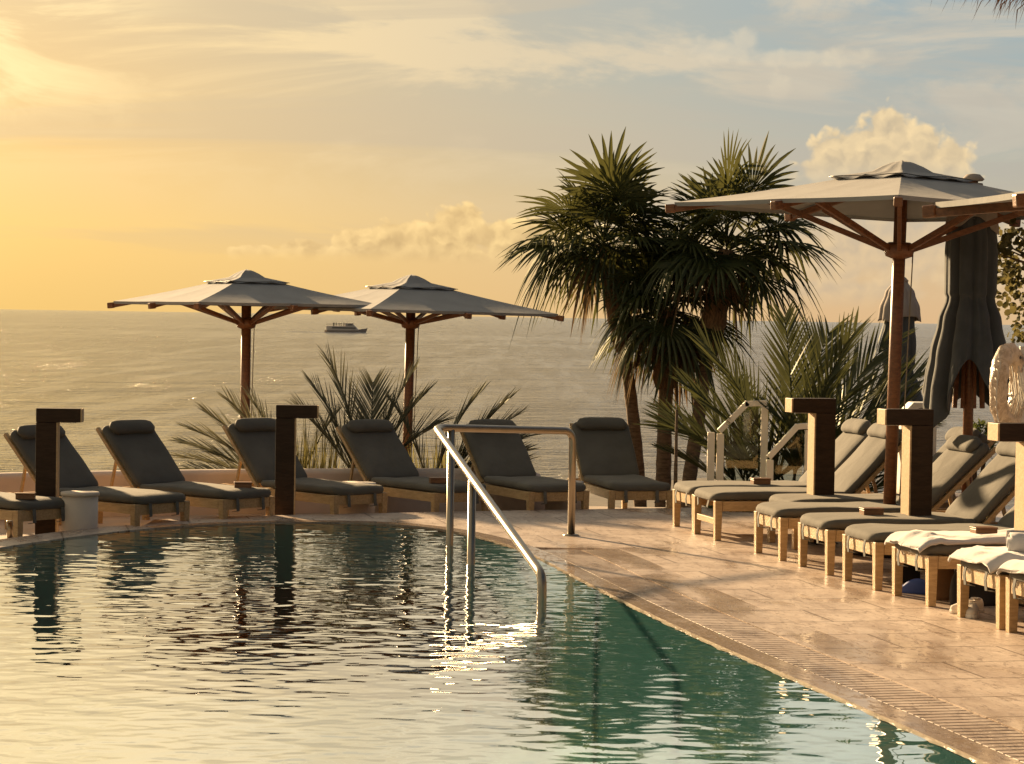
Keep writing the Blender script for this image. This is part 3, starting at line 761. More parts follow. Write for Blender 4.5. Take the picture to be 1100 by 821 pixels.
# ------------------------------------------------------------------ drum tables, wooden boxes
def drum(px, py, D, r, lab, nm='drum_table'):
    p = AT(px, py, D); h = p.z - ZL
    root = thing(nm, (p.x, p.y, ZL), lab, 'side table', 'cream drum side tables')
    MB().lathe([(r * 0.97, 0), (r, 0.01), (r, h - 0.035)], n=48).build('drum', 'drum', root)
    MB().lathe([(r * 0.99, h - 0.034), (r + 0.012, h - 0.03), (r + 0.012, h - 0.006), (r + 0.006, h)], n=48).build('table_top', 'drum', root)
drum(86, 528.5, 21.4, 0.165, 'cream drum side table standing beside the leftmost dark bollard')
drum(381, 518.5, 23.9, 0.21, 'cream round side table between the loungers under the two open parasols')
drum(606, 517, 25.0, 0.20, 'cream round side table by the right post of the steel handrail')
def wbox(loc, rz, lab):
    root = thing('wooden_box', loc, lab, 'box', 'small wooden boxes on the loungers', rz)
    MB().box((0, 0, 0.022), (0.17, 0.11, 0.044)).build('body', 'box_wood', root, 0.004)
    MB().box((0, 0, 0.0515), (0.176, 0.116, 0.014)).build('lid', 'box_wood', root, 0.003)
def on_lounger(l, x, y, dz=0.0): 
    v = Matrix.Rotation(l.rotation_euler.z, 3, 'Z') @ Vector((x, y, 0)); return (l.location.x + v.x, l.location.y + v.y, l.location.z + 0.36 + 0.004 + CUSH_T + 0.004 + dz)
wbox(on_lounger(left_l[0], 0.16, 0.12), R(5), 'small brown box on the foot of the lounger at the left picture edge')
wbox(on_lounger(left_l[2], 0.20, -0.10), R(8), 'small brown box on the lounger left of the middle bollard')
wbox(on_lounger(right_l[0], 0.72, -0.16), AXA, 'small brown box on the farthest lounger of the right-hand row')
wbox(on_lounger(right_l[3], 0.52, 0.05), AXA, 'small brown box on the bare cushion right of the dark bollards')
wbox(on_lounger(right_l[5], 0.62, 0.12, 0.02), AXA, 'small brown box behind the crumpled white towel')
wbox(on_lounger(left_l[4], 0.22, 0.16), R(12), 'small brown box on the lounger behind the upper corner of the handrail')

# ------------------------------------------------------------------ steel handrail
def handrail():
    a = G(613.5, 575.5); root = thing('pool_handrail', (a.x, a.y, 0), 'polished steel handrail running from the deck down into the pool', 'handrail')
    o = Vector((a.x, a.y, 0))
    top0 = AT(612, 463, a.y); r = 0.034
    pL = AT(468, 459.5, 20.3); pend = G(584, 645, WZ); pk = AT(582.5, 618, pend.y)
    def fillet(pts, rad=0.11, n=6):
        out = [pts[0]]
        for i in range(1, len(pts) - 1):
            p, q, s = pts[i - 1], pts[i], pts[i + 1]
            u = (p - q).normalized(); w = (s - q).normalized()
            for k in range(n + 1):
                t = k / n; A = q + u * rad; B = q + w * rad
                out.append((A * (1 - t) ** 2) + q * (2 * t * (1 - t)) + B * t * t)
        return out + [pts[-1]]
    base = Vector((a.x, a.y, 0.0))
    pts = [base, Vector((a.x, a.y, top0.z)), pL, pk, Vector((pk.x, pk.y, -0.9))]
    MB().tube([p - o for p in fillet(pts)], r, 16).build('rail', 'steel', root)
    for px, py in ((480, 585), (513.5, 606.5)):
        g = G(px, py, WZ); 
        # meet the rail where it passes over this point
        seg = min(((p, q) for p, q in ((pts[1], pL), (pL, pk))), key=lambda s: abs((s[0].to_2d() - g.to_2d()).cross((s[1].to_2d() - s[0].to_2d()).normalized()) if hasattr(Vector((0, 0)), 'cross') else 0))
        if px == 480: seg = (pts[1], pL)
        else: seg = (pL, pk)
        d = seg[1].to_2d() - seg[0].to_2d(); t = max(0.03, min(0.96, (g.to_2d() - seg[0].to_2d()).dot(d) / d.length_squared)); q = seg[0].lerp(seg[1], t)
        MB().tube([Vector((q.x, q.y, -1.3)) - o, q - o - Vector((0, 0, 0.01))], r * 0.95, 16).build('post', 'steel', root)
    MB().lathe([(0.075, 0.001), (0.075, 0.008), (0.05, 0.016), (0.03, 0.018)], n=28).build('flange', 'steel', root)
handrail()

# ------------------------------------------------------------------ parasols
def parasol(name, D, pole_px, hub_py, top_py, tip_y, rx, rot, z_ground, label, group, tilt=0.0, base_px=None):
    """square eight-ribbed parasol; rx = half diagonal in metres"""
    hub = AT(pole_px, hub_py, D); top = AT(pole_px, top_py, D); tip = AT(pole_px, tip_y, D)
    root = thing(name, (hub.x, hub.y, z_ground), label, 'parasol', group)
    zh, zt, zi = hub.z - z_ground, top.z - z_ground - 0.10, tip.z - z_ground
    if base_px is not None:
        root.location.x = base_px
        root.rotation_euler = (0, math.atan2(hub.x - base_px, zh), 0)
    pr = 0.055 * (1.0 if D < 25 else 1.15)
    MB().lathe([(pr, 0), (pr, zt + 0.02)], n=20).build('pole', 'pole_wood', root)
    MB().lathe([(0.30, 0), (0.30, 0.06), (0.1, 0.08), (0.08, 0.3)], n=28).build('base', 'dark_metal', root)
    MB().lathe([(0.06, zh - 0.08), (0.115, zh - 0.06), (0.13, zh - 0.01), (0.13, zh + 0.04), (0.09, zh + 0.06)], n=24).build('hub', 'pole_wood', root)
    MB().lathe([(0.06, zt - 0.10), (0.10, zt - 0.09), (0.10, zt - 0.015)], n=24).build('crown_block', 'pole_wood', root)
    dirs = []
    for k in range(8):
        a = R(rot) + k * PI / 4; r = rx if k % 2 == 0 else rx / math.sqrt(2)
        dirs.append((Vector((math.cos(a), math.sin(a), 0)), r))
    # canopy cloth
    nr = 9; sub = 6; mb = MB(); vs = []; fs = []
    ncol = 8 * sub
    for i in range(nr + 1):
        t = 0.06 + 0.94 * i / nr
        for c in range(ncol):
            k, u = divmod(c, sub); u /= sub
            d0, r0 = dirs[k]; d1, r1 = dirs[(k + 1) % 8]
            p = (d0 * r0 * (1 - u) + d1 * r1 * u) * t
            z = zt + (zi - zt) * t - 0.05 * math.sin(PI * t) * 0.4
            bell = 4 * u * (1 - u)
            p *= 1 - 0.012 * bell * t; z -= 0.009 * bell * t * (0.4 + 0.6 * math.sin(PI * t)) 
            vs.append((p.x, p.y, z + 0.022))
    for i in range(nr):
        for c in range(ncol):
            c2 = (c + 1) % ncol; fs.append((i * ncol + c, (i + 1) * ncol + c, (i + 1) * ncol + c2, i * ncol + c2))
    # hem
    o0 = len(vs)
    for c in range(ncol): x, y, z = vs[nr * ncol + c]; vs.append((x * 0.997, y * 0.997, z - 0.035))
    for c in range(ncol): c2 = (c + 1) % ncol; fs.append((nr * ncol + c, o0 + c, o0 + c2, nr * ncol + c2))
    mb.add(vs, fs, False)
    can = mb.build('canopy', 'canopy', root)
    sd = can.modifiers.new('cloth', 'SOLIDIFY'); sd.thickness = 0.008
    # wind vent cap: a smaller loose pyramid above the opening
    mb = MB(); vs = []; fs = []; nr2 = 7
    for i in range(nr2 + 1):
        t = i / nr2
        for c in range(ncol):
            k, u = divmod(c, sub); u /= sub
            d0, r0 = dirs[k]; d1, r1 = dirs[(k + 1) % 8]
            p = (d0 * r0 * (1 - u) + d1 * r1 * u) * (0.31 * t + 0.002)
            bell = 4 * u * (1 - u)
            z = zt + 0.060 * (1 - min(1, t / 0.42) ** 2) + 0.014 + (zi - zt) * 0.31 * t + 0.012 * t - 0.016 * bell * t + 0.012 * math.sin(c * 1.3) * t ** 3
            pass
            vs.append((p.x, p.y, z + 0.01))
    for i in range(nr2):
        for c in range(ncol):
            c2 = (c + 1) % ncol; fs.append((i * ncol + c, (i + 1) * ncol + c, (i + 1) * ncol + c2, i * ncol + c2))
    mb.add(vs, fs, True); vc = mb.build('vent_cap', 'canopy', root)
    sd = vc.modifiers.new('cloth', 'SOLIDIFY'); sd.thickness = 0.006
    cr = MB()
    pts = []
    for c in range(ncol + 1):
        k, u = divmod(c % ncol, sub); u /= sub; d0, r0 = dirs[k]; d1, r1 = dirs[(k + 1) % 8]
        p = (d0 * r0 * (1 - u) + d1 * r1 * u) * 0.318; pts.append(p + Vector((0, 0, zt + (zi - zt) * 0.318 + 0.038 + 0.006 * math.sin(c * 0.7))))
    cr.tube(pts, 0.004, 6); cr.build('cap_cord', 'dark_metal', root)
    for k in range(8):
        d, r = dirs[k]
        A = d * 0.07 + Vector((0, 0, zt - 0.085)); B = d * (r + 0.055) + Vector((0, 0, zi - 0.045))
        rib = MB().bar(A, B, 0.04, 0.055).build('rib', 'pole_wood', root, 0.004)
        MB().bar(d * (r - 0.01) + Vector((0, 0, zi - 0.03)), d * (r + 0.075) + Vector((0, 0, zi - 0.038)), 0.07, 0.075).build('rib_end', 'pole_wood', rib, 0.01)
        t = 0.56 if k % 2 == 0 else 0.66
        C = A.lerp(B, t); MB().bar(d * 0.11 + Vector((0, 0, zh)), C - Vector((0, 0, 0.03)), 0.035, 0.05).build('strut', 'pole_wood', root, 0.004)
    MB().tube([(0.11, -0.05, zh), (0.09, -0.07, zh * 0.6), (0.075, -0.06, zh * 0.18)], 0.006, 6).build('pull_cord', 'rope', root)
    return root
PG = 'open square parasols'
parasol('parasol', 20.0, 966, 268, 170, 226, 1.95, 170, 0.0, 'tall open parasol over the right-hand loungers, beside the fan palms', PG, base_px=G(957, 592).x if False else AT(957, 545, 20.0).x - 0.02)
parasol('parasol', 30.0, 264.5, 347, 288, 327.5, 1.82, 168, -0.95, 'open parasol on the left, nearer the golden glow, its right corner overlapping its neighbour', PG)
parasol('parasol', 31.0, 441, 347, 293.5, 335, 2.0, 168, -0.97, 'open parasol second from the left, its right tip reaching towards the fan palms', PG, base_px=AT(436, 500, 31).x)
parasol('parasol', 13.0, 1363, 258, 165, 215.5, 2.02, 145, 0.0, 'open parasol with only its left corner and wooden rib end showing', PG)

# closed parasols
def closed_parasol(D, px, rows, cap_rows, z_ground, label, hem_amp, pole_top, seed, folds=9, pole_px=None):
    """rows: (py, half width in px) down the folded cloth"""
    c = AT(px, 400, D); root = thing('closed_parasol', (c.x, c.y, z_ground), label, 'parasol', 'closed parasols')
    k = D / FPX; rnd = random.Random(seed)
    def zz(py): return AT(px, py, D).z - z_ground
    n = 108
    def cloth(rows, name, mat, hem, amp):
        # densify
        out = []
        for (y0, w0), (y1, w1) in zip(rows, rows[1:]):
            for j in range(5): t = j / 5; t2 = t * t * (3 - 2 * t); out.append((y0 + (y1 - y0) * t, w0 + (w1 - w0) * t2))
        out.append(rows[-1]); rows = out
        ph = [rnd.uniform(0, 6.28) for _ in range(4)]
        vs, fs = [], []; m_ = len(rows)
        for i, (py, hw) in enumerate(rows):
            t = i / (m_ - 1)
            for q in range(n):
                a = 2 * PI * q / n
                c1 = abs(math.sin(folds * 0.5 * a + ph[0] + 0.35 * math.sin(2.5 * t + ph[1]))); c2 = abs(math.sin((folds + 4) * 0.5 * a + ph[2] + 0.8 * t))
                fold = 0.75 - 1.9 * (1 - c1) ** 1.7 - 0.7 * (1 - c2) ** 2.2
                r = hw * k * 1.12 * (1 + amp * fold * (0.55 + 0.5 * t))
                z = zz(py)
                if hem: z += hem * (math.sin(2 * a + ph[3]) * 0.6 + 0.5 * math.sin(4 * a + ph[1])) * max(0, (t - 0.55) / 0.45) ** 2 + 1.5 * hem * math.exp(-((a - 1.5 * PI + 0.15) / 0.42) ** 2) * max(0, (t - 0.45) / 0.55) ** 1.5
                vs.append((r * math.cos(a), r * math.sin(a), z))
        for i in range(m_ - 1):
            for q in range(n): q2 = (q + 1) % n; fs.append((i * n + q, (i + 1) * n + q, (i + 1) * n + q2, i * n + q2))
        o = MB().add(vs, fs, True).build(name, mat, root)
        sd = o.modifiers.new('cloth', 'SOLIDIFY'); sd.thickness = 0.006
        return o
    cloth(rows, 'folded_canopy', 'cover', hem_amp, 0.17)
    cloth(cap_rows, 'vent_cap', 'cap_cloth', 0.05, 0.06)
    MB().lathe([(0.045, 0), (0.045, zz(pole_top) - 0.02)], n=18).build('pole', 'pole_wood', root)
    MB().lathe([(0.28, 0), (0.28, 0.05), (0.08, 0.07), (0.07, 0.25)], n=24).build('base', 'dark_metal', root)
    zt = zz(pole_top)
    MB().lathe([(0.03, zt - 0.05), (0.085, zt - 0.045), (0.10, zt - 0.03), (0.06, zt + 0.012), (0.01, zt + 0.02)], n=24).build('finial', 'cap_cloth', root)
    # tie band
    ty, tw = min(rows[1:-1], key=lambda r: r[1] + (0 if 0 else 0))
    pts = [((tw * k * 1.04) * math.cos(2 * PI * q / 32), (tw * k * 1.04) * math.sin(2 * PI * q / 32), zz(ty)) for q in range(33)]
    MB().tube(pts, 0.012, 6).build('tie_band', 'cover', root)
    zb, zc = zz(rows[-1][0]), zz(ty)
    for q in range(8):
        a = 2 * PI * q / 8 + 0.2; d = Vector((math.cos(a), math.sin(a), 0))
        MB().bar(d * 0.05 + Vector((0, 0, zc)), d * 0.13 + Vector((0, 0, zb - 0.02)), 0.028, 0.04, d).build('rib', 'pole_wood', root, 0.003)
    return root
closed_parasol(20.5, 1041, [(212, 12), (235, 21), (270, 23.5), (315, 23), (320, 21.5), (345, 28), (380, 34), (410, 38), (436, 40)],
               [(197, 9), (210, 17), (228, 23), (246, 25)], 0.0, 'large closed parasol in slate cloth with a pale cap, behind the wrapped life ring', 0.22, 189, 3, 9)
closed_parasol(27.0, 965, [(320, 9), (345, 14), (370, 16), (394, 15), (398, 13.5), (415, 20), (440, 26), (458, 28)],
               [(302, 7), (315, 14), (332, 19), (345, 20)], -0.62, 'smaller closed parasol in slate cloth directly behind the tall parasol pole', 0.1, 299, 5, 8)

# ------------------------------------------------------------------ palms
def fan_leaf(mb, base, d, up, pet, Rb, rnd, droop, nseg=24):
    d = d.normalized(); side = d.cross(up)
    if side.length < 1e-3: side = d.cross(Vector((1, 0, 0)))
    side.normalize(); nrm = side.cross(d).normalized()
    tip = base + d * pet - Vector((0, 0, 1)) * 0.10 * pet
    mb.tube([base, base + d * pet * 0.5 - Vector((0, 0, 0.02 * pet)), tip], [0.014, 0.010, 0.008], 5, False)
    d2 = (d - Vector((0, 0, 1)) * (0.12 + 0.35 * droop)).normalized(); side = d2.cross(nrm).normalized(); nrm = side.cross(d2).normalized()
    tot = R(rnd.uniform(230, 275)); da = tot / nseg
    for i in range(nseg):
        a = -tot / 2 + da * (i + 0.5) + rnd.uniform(-0.03, 0.03)
        L = Rb * (0.72 + 0.28 * math.cos(a * 0.62)) * rnd.uniform(0.70, 1.10)
        if rnd.random() < 0.06: continue
        dir_ = d2 * math.cos(a) + side * math.sin(a)
        perp = (d2 * -math.sin(a) + side * math.cos(a))
        vs = []
        dr = droop * rnd.uniform(0.6, 1.4)
        for t, wf in ((0.05, 1.0), (0.46, 1.0), (0.64, 0.86), (0.82, 0.58), (1.0, 0.04)):
            w = min(t, 0.46) * L * math.tan(da / 2) * 0.86 * wf
            cup = nrm * (0.10 * L * t * t * abs(math.sin(a)))
            g = Vector((0, 0, -1)) * (dr * L * max(0, t - 0.46) ** 1.5 * 1.45)
            c = tip + dir_ * (L * t) + cup + g
            vs += [c - perp * w, c + nrm * w * 0.55, c + perp * w]
        fs = []
        for j in range(4):
            o = j * 3; fs += [(o, o + 1, o + 4, o + 3), (o + 1, o + 2, o + 5, o + 4)]
        mb.add(vs, fs, False)
def fan_palm(name, base, crown, mid, r0, label, seed, nleaf, Rb, pet, group, dead=14, squash=1.0, el_lo=-45):
    rnd = random.Random(seed)
    root = thing(name, base, label, 'palm tree', group)
    o = Vector(base); C = Vector(crown) - o; Mi = Vector(mid) - o
    tr = MB(); pts = []; rad = []
    for i in range(26):
        t = i / 25; p = Vector((0, 0, 0)) * (1 - t) ** 2 + Mi * (2 * t * (1 - t)) + C * t * t
        pts.append(p); rad.append(r0 * (1.12 - 0.25 * t) * (1 + 0.07 * (i % 2)) * (1.3 if i == 0 else 1))
    tr.tube(pts, rad, 12); tr.build('trunk', 'bark', root)
    fb = MB(); k0 = 15
    fb.tube(pts[k0:], [r0 * (1.15 + 0.75 * math.sin(PI * min(1, (i + 1) / 9))) * (1 + 0.12 * (i % 2)) for i in range(26 - k0)], 14)
    for _ in range(60):
        i = rnd.randint(k0, 24); a = rnd.uniform(0, 6.28); dd = Vector((math.cos(a), math.sin(a), 0))
        fb.bar(pts[i] + dd * r0 * 1.0, pts[i] + dd * r0 * 2.4 + Vector((0, 0, rnd.uniform(-0.22, 0.05))), 0.018, 0.006, (0, 0, 1), 0.3)
    fb.build('trunk_fibre', 'fibre', root)
    cr = MB()
    for i in range(nleaf):
        u = (i + 0.5) / nleaf; el = R(76 - (76 - el_lo) * u ** 0.8 + rnd.uniform(-11, 11)); az = i * 2.39996 + rnd.uniform(-0.3, 0.3)
        d = Vector((math.cos(az) * math.cos(el), math.sin(az) * math.cos(el), math.sin(el)))
        droop = 0.14 + 0.95 * u * rnd.uniform(0.4, 1.4)
        fan_leaf(cr, C + d * 0.05 + Vector((0, 0, 0.22 * (1 - u) - 0.12)), d, Vector((rnd.gauss(0, .3), rnd.gauss(0, .3), 1)), pet * rnd.uniform(0.55, 1.45), Rb * rnd.uniform(0.8, 1.12), rnd, droop)
    cr.build('crown', 'palm_leaf', root)
    if dead:
        dm = MB()
        for i in range(dead):
            el = R(rnd.uniform(-70, -15)); az = rnd.uniform(0, 6.28)
            d = Vector((math.cos(az) * math.cos(el), math.sin(az) * math.cos(el), math.sin(el)))
            fan_leaf(dm, C + Vector((0, 0, -0.12)) + d * 0.05, d, Vector((0, 0, 1)), pet * rnd.uniform(0.5, 1.0), Rb * rnd.uniform(0.5, 0.8), rnd, 1.2, 20)
        dm.build('dead_leaves', 'dead_leaf', root)
    return root
FG = 'fan palms behind the loungers'
def pb(px, D): p = AT(px, 520, D); return (p.x, p.y, -1.05)
fan_palm('fan_palm', pb(690, 33.4), AT(648, 262, 33.4), AT(682, 400, 33.4), 0.085, 'fan palm with its crown leaning left, thin trunk beside the low lounger', 11, 40, 0.88, 0.62, FG, 5, el_lo=-16)
fan_palm('fan_palm', pb(733, 32.6), AT(780, 268, 32.6), AT(756, 400, 32.6), 0.09, 'fan palm with its crown leaning right under the tall parasol edge', 23, 40, 0.86, 0.60, FG, 5, el_lo=-16)
fan_palm('fan_palm', pb(712, 33.0), AT(716, 330, 33.0), AT(715, 430, 33.0), 0.10, 'shorter fan palm in the middle, thick fibrous trunk and many hanging brown leaves', 37, 34, 0.78, 0.56, FG, 20, el_lo=-28)
fan_palm('fan_palm', (-5.95, 20.2, ZL), (-5.95, 20.2, 2.9), (-5.95, 20.2, 1.4), 0.09, 'fan palm just beyond the left picture edge, mirrored dark in the pool', 51, 40, 0.72, 0.4, FG, 10)
p = AT(727, 440, 25.0)
rt = thing('slim_pole', (p.x, p.y, -0.6), 'slim brown pole standing between the fan palm trunks', 'pole')
MB().lathe([(0.03, 0), (0.022, p.z * 0.5 + 0.3), (0.014, p.z + 0.6)], n=12).build('shaft', 'bark', rt)

def frond(mb, base, az, el, L, rnd, lmax=0.42, nl=30, w=0.016, curve=0.7, vang=0.35, lean=0.85, twist=0.0):
    d = Vector((math.cos(az) * math.cos(el), math.sin(az) * math.cos(el), math.sin(el)))
    pts = []; p = Vector(base); n = 16
    for i in range(n + 1):
        pts.append(p.copy()); t = i / n
        d = (d + Vector((math.cos(az), math.sin(az), -0.9)) * (curve * 0.045 * (0.2 + t))).normalized()
        p = p + d * (L / n)
    mb.tube(pts, [0.014 * (1 - 0.85 * i / n) + 0.002 for i in range(n + 1)], 5, False)
    side0 = Vector((-math.sin(az), math.cos(az), 0))
    for s in (-1, 1):
        for j in range(nl):
            t = 0.14 + 0.86 * (j + rnd.random() * 0.5) / nl; x = t * n; i = min(int(x), n - 1); f = x - i
            c = pts[i].lerp(pts[i + 1], f); tg = (pts[i + 1] - pts[i]).normalized()
            sd = (side0 * math.cos(twist) + side0.cross(tg) * math.sin(twist)); nr_ = sd.cross(tg)
            ll = lmax * (math.sin(PI * min(1, 0.12 + 0.80 * t)) ** 0.7) * rnd.uniform(0.85, 1.1)
            dd = (tg * lean * (0.75 + 0.9 * t) + sd * s + nr_ * (-vang if True else 0) * rnd.uniform(0.2, 1.4) * s * s).normalized()
            vs = []; wv = Matrix.Rotation(rnd.gauss(0, 0.55), 3, dd) @ dd.cross(nr_).normalized()
            for q, wf in ((0, 0.7), (0.3, 1.0), (0.65, 0.7), (1.0, 0.08)):
                cc = c + dd * ll * q - Vector((0, 0, 1)) * ll * 0.07 * q * q
                vs += [cc - wv * w * wf, cc + wv * w * wf]
            mb.add(vs, [(0, 1, 3, 2), (2, 3, 5, 4), (4, 5, 7, 6)], False)
LEAN = 1.35
def frond_plant(px, py, D, specs, mat, label, seed, group, z0=-0.62, lmax=0.42, w=0.016, name='feather_palm'):
    rnd = random.Random(seed); b = AT(px, py, D)
    root = thing(name, (b.x, b.y, z0), label, 'palm plant', group)
    st = MB().tube([(0, 0, 0), (0.01, 0, (b.z - z0) * 0.5), (0, 0, max(0.15, b.z - z0 - 0.05))], [0.10, 0.08, 0.06], 10); st.build('stem', 'fibre', root)
    mb = MB()
    for az, el, L in specs:
        frond(mb, (rnd.uniform(-.05, .05), rnd.uniform(-.05, .05), max(0.1, b.z - z0 - 0.1)), R(az), R(el), L, rnd, lmax * rnd.uniform(0.85, 1.1), 32, w, rnd.uniform(0.5, 0.9), 0.3, LEAN, rnd.uniform(-0.5, 0.5))
    mb.build('crown', mat, root); return root
rs = random.Random(5)
FP = 'feathery palms behind the loungers'
frond_plant(394, 522, 25.9, [(195, 83, 1.62), (15, 77, 1.5), (160, 70, 1.4), (340, 68, 1.4), (90, 86, 1.3), (185, 60, 1.2), (2, 58, 1.2)], 'silver_leaf', 'upright silvery feather palm directly behind a lounger between the two open parasols', 21, FP, lmax=0.60, w=0.010)
frond_plant(312, 524, 26.3, [(175, 36, 1.4), (185, 52, 1.4), (165, 20, 1.3), (195, 64, 1.35), (172, 8, 1.15), (170, 76, 1.3), (180, 44, 1.4), (178, 28, 1.35), (20, 70, 1.1)], 'silver_leaf', 'low feather palm spreading left around the pole of the left parasol', 3, FP, lmax=0.50, w=0.009)
frond_plant(460, 530, 26.2, [(8, 46, 1.4), (0, 62, 1.45), (15, 32, 1.3), (355, 20, 1.1), (5, 76, 1.4), (170, 76, 1.25), (4, 54, 1.45), (10, 38, 1.3), (200, 60, 1.1)], 'silver_leaf', 'feather palm spreading right behind the lounger next to the steel handrail', 14, FP, lmax=0.54, w=0.010)
frond_plant(850, 525, 25.3, [(15, 66, 2.1), (355, 54, 2.0), (100, 82, 2.05), (165, 68, 2.0), (190, 52, 1.8), (5, 40, 1.6), (60, 74, 2.1), (330, 76, 2.0), (172, 40, 1.6), (20, 58, 1.9)], 'feather_leaf', 'large green feather palm rising behind the cream stair rails', 6, FP, lmax=0.80, w=0.017)
frond_plant(805, 530, 26.3, [(180, 58, 1.5), (165, 70, 1.6), (20, 62, 1.5), (100, 78, 1.5), (345, 44, 1.4), (185, 40, 1.1)], 'feather_leaf', 'green feather palm between the fan palm trunks and the stair rails', 8, FP, lmax=0.60, w=0.015)
frond_plant(900, 532, 24.9, [(12, 54, 1.5), (350, 66, 1.5), (170, 62, 1.4), (30, 40, 1.25), (2, 30, 1.1)], 'feather_leaf', 'green feather palm beside the small closed parasol', 9, FP, lmax=0.55, w=0.014)

def grass_clump(px, D, wpx, hpx, n, label, seed, mat='grass_leaf', name='tall_grass', z0=-0.62):
    rnd = random.Random(seed); b = AT(px, 500, D); k = D / FPX
    top = AT(px, 500 - hpx, D).z - z0
    mb = MB()
    for i in range(n):
        x = rnd.gauss(0, wpx * k * 0.42); y = rnd.uniform(-0.25, 0.25); h = top * rnd.uniform(0.62, 1.02); a = rnd.uniform(0, 6.28)
        ln = Vector((x * 0.35 + rnd.uniform(-.12, .12), rnd.uniform(-.12, .12), 0)); w = rnd.uniform(0.005, 0.010)
        pv = Vector((math.cos(a), math.sin(a), 0)) * w; p0 = Vector((x, y, 0)); vs = []
        for t, wf in ((0, 1), (0.4, 1), (0.75, 0.7), (1, 0.05)):
            c = p0 + Vector((0, 0, h * t)) + ln * t * t; vs += [c - pv * wf, c + pv * wf]
        mb.add(vs, [(0, 1, 3, 2), (2, 3, 5, 4), (4, 5, 7, 6)])
    o = mb.build(name, mat); o.location = (b.x, b.y, z0); tag(o, label, 'plant'); return o
grass_clump(328, 26.0, 50, 58, 260, 'clump of tall thin yellow-green grass between the middle bollard and the silvery feather palm', 12)
grass_clump(470, 26.8, 40, 40, 160, 'smaller grass clump behind the lounger between second parasol and handrail', 13)

def bush(px, py, D, rx, rz, n, leaf, label, seed, mat='shrub_leaf', name='shrub', z0=0.0, cat='shrub'):
    rnd = random.Random(seed); b = AT(px, py, D)
    root = thing(name, (b.x, b.y, z0), label, cat); C = Vector((0, 0, b.z - z0))
    st = MB()
    fo = MB()
    for q in range(9):
        a = rnd.uniform(0, 6.28); u = Vector((math.cos(a) * rx * .6, math.sin(a) * rx * .6, rnd.uniform(-.3, .7) * rz)); st.tube([(0, 0, 0), C * 0.5 + u * 0.3, C + u], [0.018, 0.012, 0.005], 6)
    for i in range(n):
        while True:
            u = Vector((rnd.uniform(-1, 1), rnd.uniform(-1, 1), rnd.uniform(-1, 1)))
            if 0.25 < u.length < 1: break
        nz = mnoise.noise(u * 2.3 + Vector((seed, 0, 0)))
        if nz < -0.16 and u.length > 0.45: continue
        u *= 0.85 + 0.35 * nz
        p = C + Vector((u.x * rx, u.y * rx, u.z * rz)); a = rnd.uniform(0, 6.28); e = rnd.uniform(-0.4, 1.1)
        d = Vector((math.cos(a) * math.cos(e), math.sin(a) * math.cos(e), math.sin(e))); sd = d.cross(Vector((rnd.uniform(-1, 1), rnd.uniform(-1, 1), 1))).normalized(); L = leaf * rnd.uniform(0.7, 1.3)
        fo.add([p, p + d * L * 0.5 + sd * L * 0.22, p + d * L, p + d * L * 0.5 - sd * L * 0.22], [(0, 1, 2, 3)])
    st.build('stems', 'bark', root); fo.build('foliage', mat, root); return root
bush(1050, 478, 21.3, 0.17, 0.24, 1500, 0.05, 'small green shrub between the closed parasol pole and a pillow', 3)
bush(800, 548, 24.6, 0.45, 0.22, 800, 0.12, 'low leafy shrub in the bed under the far end of the right-hand row', 4, z0=-0.3)

# sea-grape tree whose branches reach in from the right
def seagrape():
    rnd = random.Random(4); D = 21.0
    b = AT(1190, 500, D); root = thing('seagrape_tree', (b.x, b.y, 0), 'round-leaved tree reaching in from the right picture edge behind the closed parasol', 'tree')
    tr = MB(); o = Vector((b.x, b.y, 0))
    top = AT(1150, 320, D) - o
    tr.tube([(0, 0, 0), (0.05, 0, 1.0), top * 0.75, top], [0.11, 0.09, 0.07, 0.05], 10)
    cr = MB()
    tips = [(1078, 262), (1070, 272), (1085, 285), (1075, 300), (1092, 252), (1098, 300), (1090, 322), (1098, 340), (1110, 270), (1120, 300), (1130, 250), (1097, 362), (1140, 330), (1150, 280), (1082, 268), (1120, 345), (1090, 305), (1105, 255), (1074, 285), (1150, 240), (1180, 300), (1165, 350), (1100, 318)]
    for (px, py) in tips:
        e = AT(px, py, D + rnd.uniform(-0.35, 0.35)) - o
        mid = top.lerp(e, 0.55) + Vector((0, 0, 0.08)); tr.tube([top, mid, e], [0.03, 0.015, 0.004], 6, False)
        for q in range(34):
            p = e + Vector((rnd.gauss(0, 0.075), rnd.gauss(0, 0.12), rnd.gauss(0, 0.062))); nrm = Vector((rnd.gauss(0, 1), rnd.gauss(-0.3, 1), rnd.gauss(0.5, 0.8))).normalized()
            u = nrm.orthogonal().normalized(); v = nrm.cross(u); r = rnd.uniform(0.02, 0.036)
            cr.add([p + (u * math.cos(2 * PI * k / 8) + v * math.sin(2 * PI * k / 8) * 0.9) * r + nrm * (0.006 if k % 2 else 0) for k in range(8)], [tuple(range(8))])
    tr.build('trunk', 'bark', root); cr.build('crown', 'round_leaf', root)
seagrape()

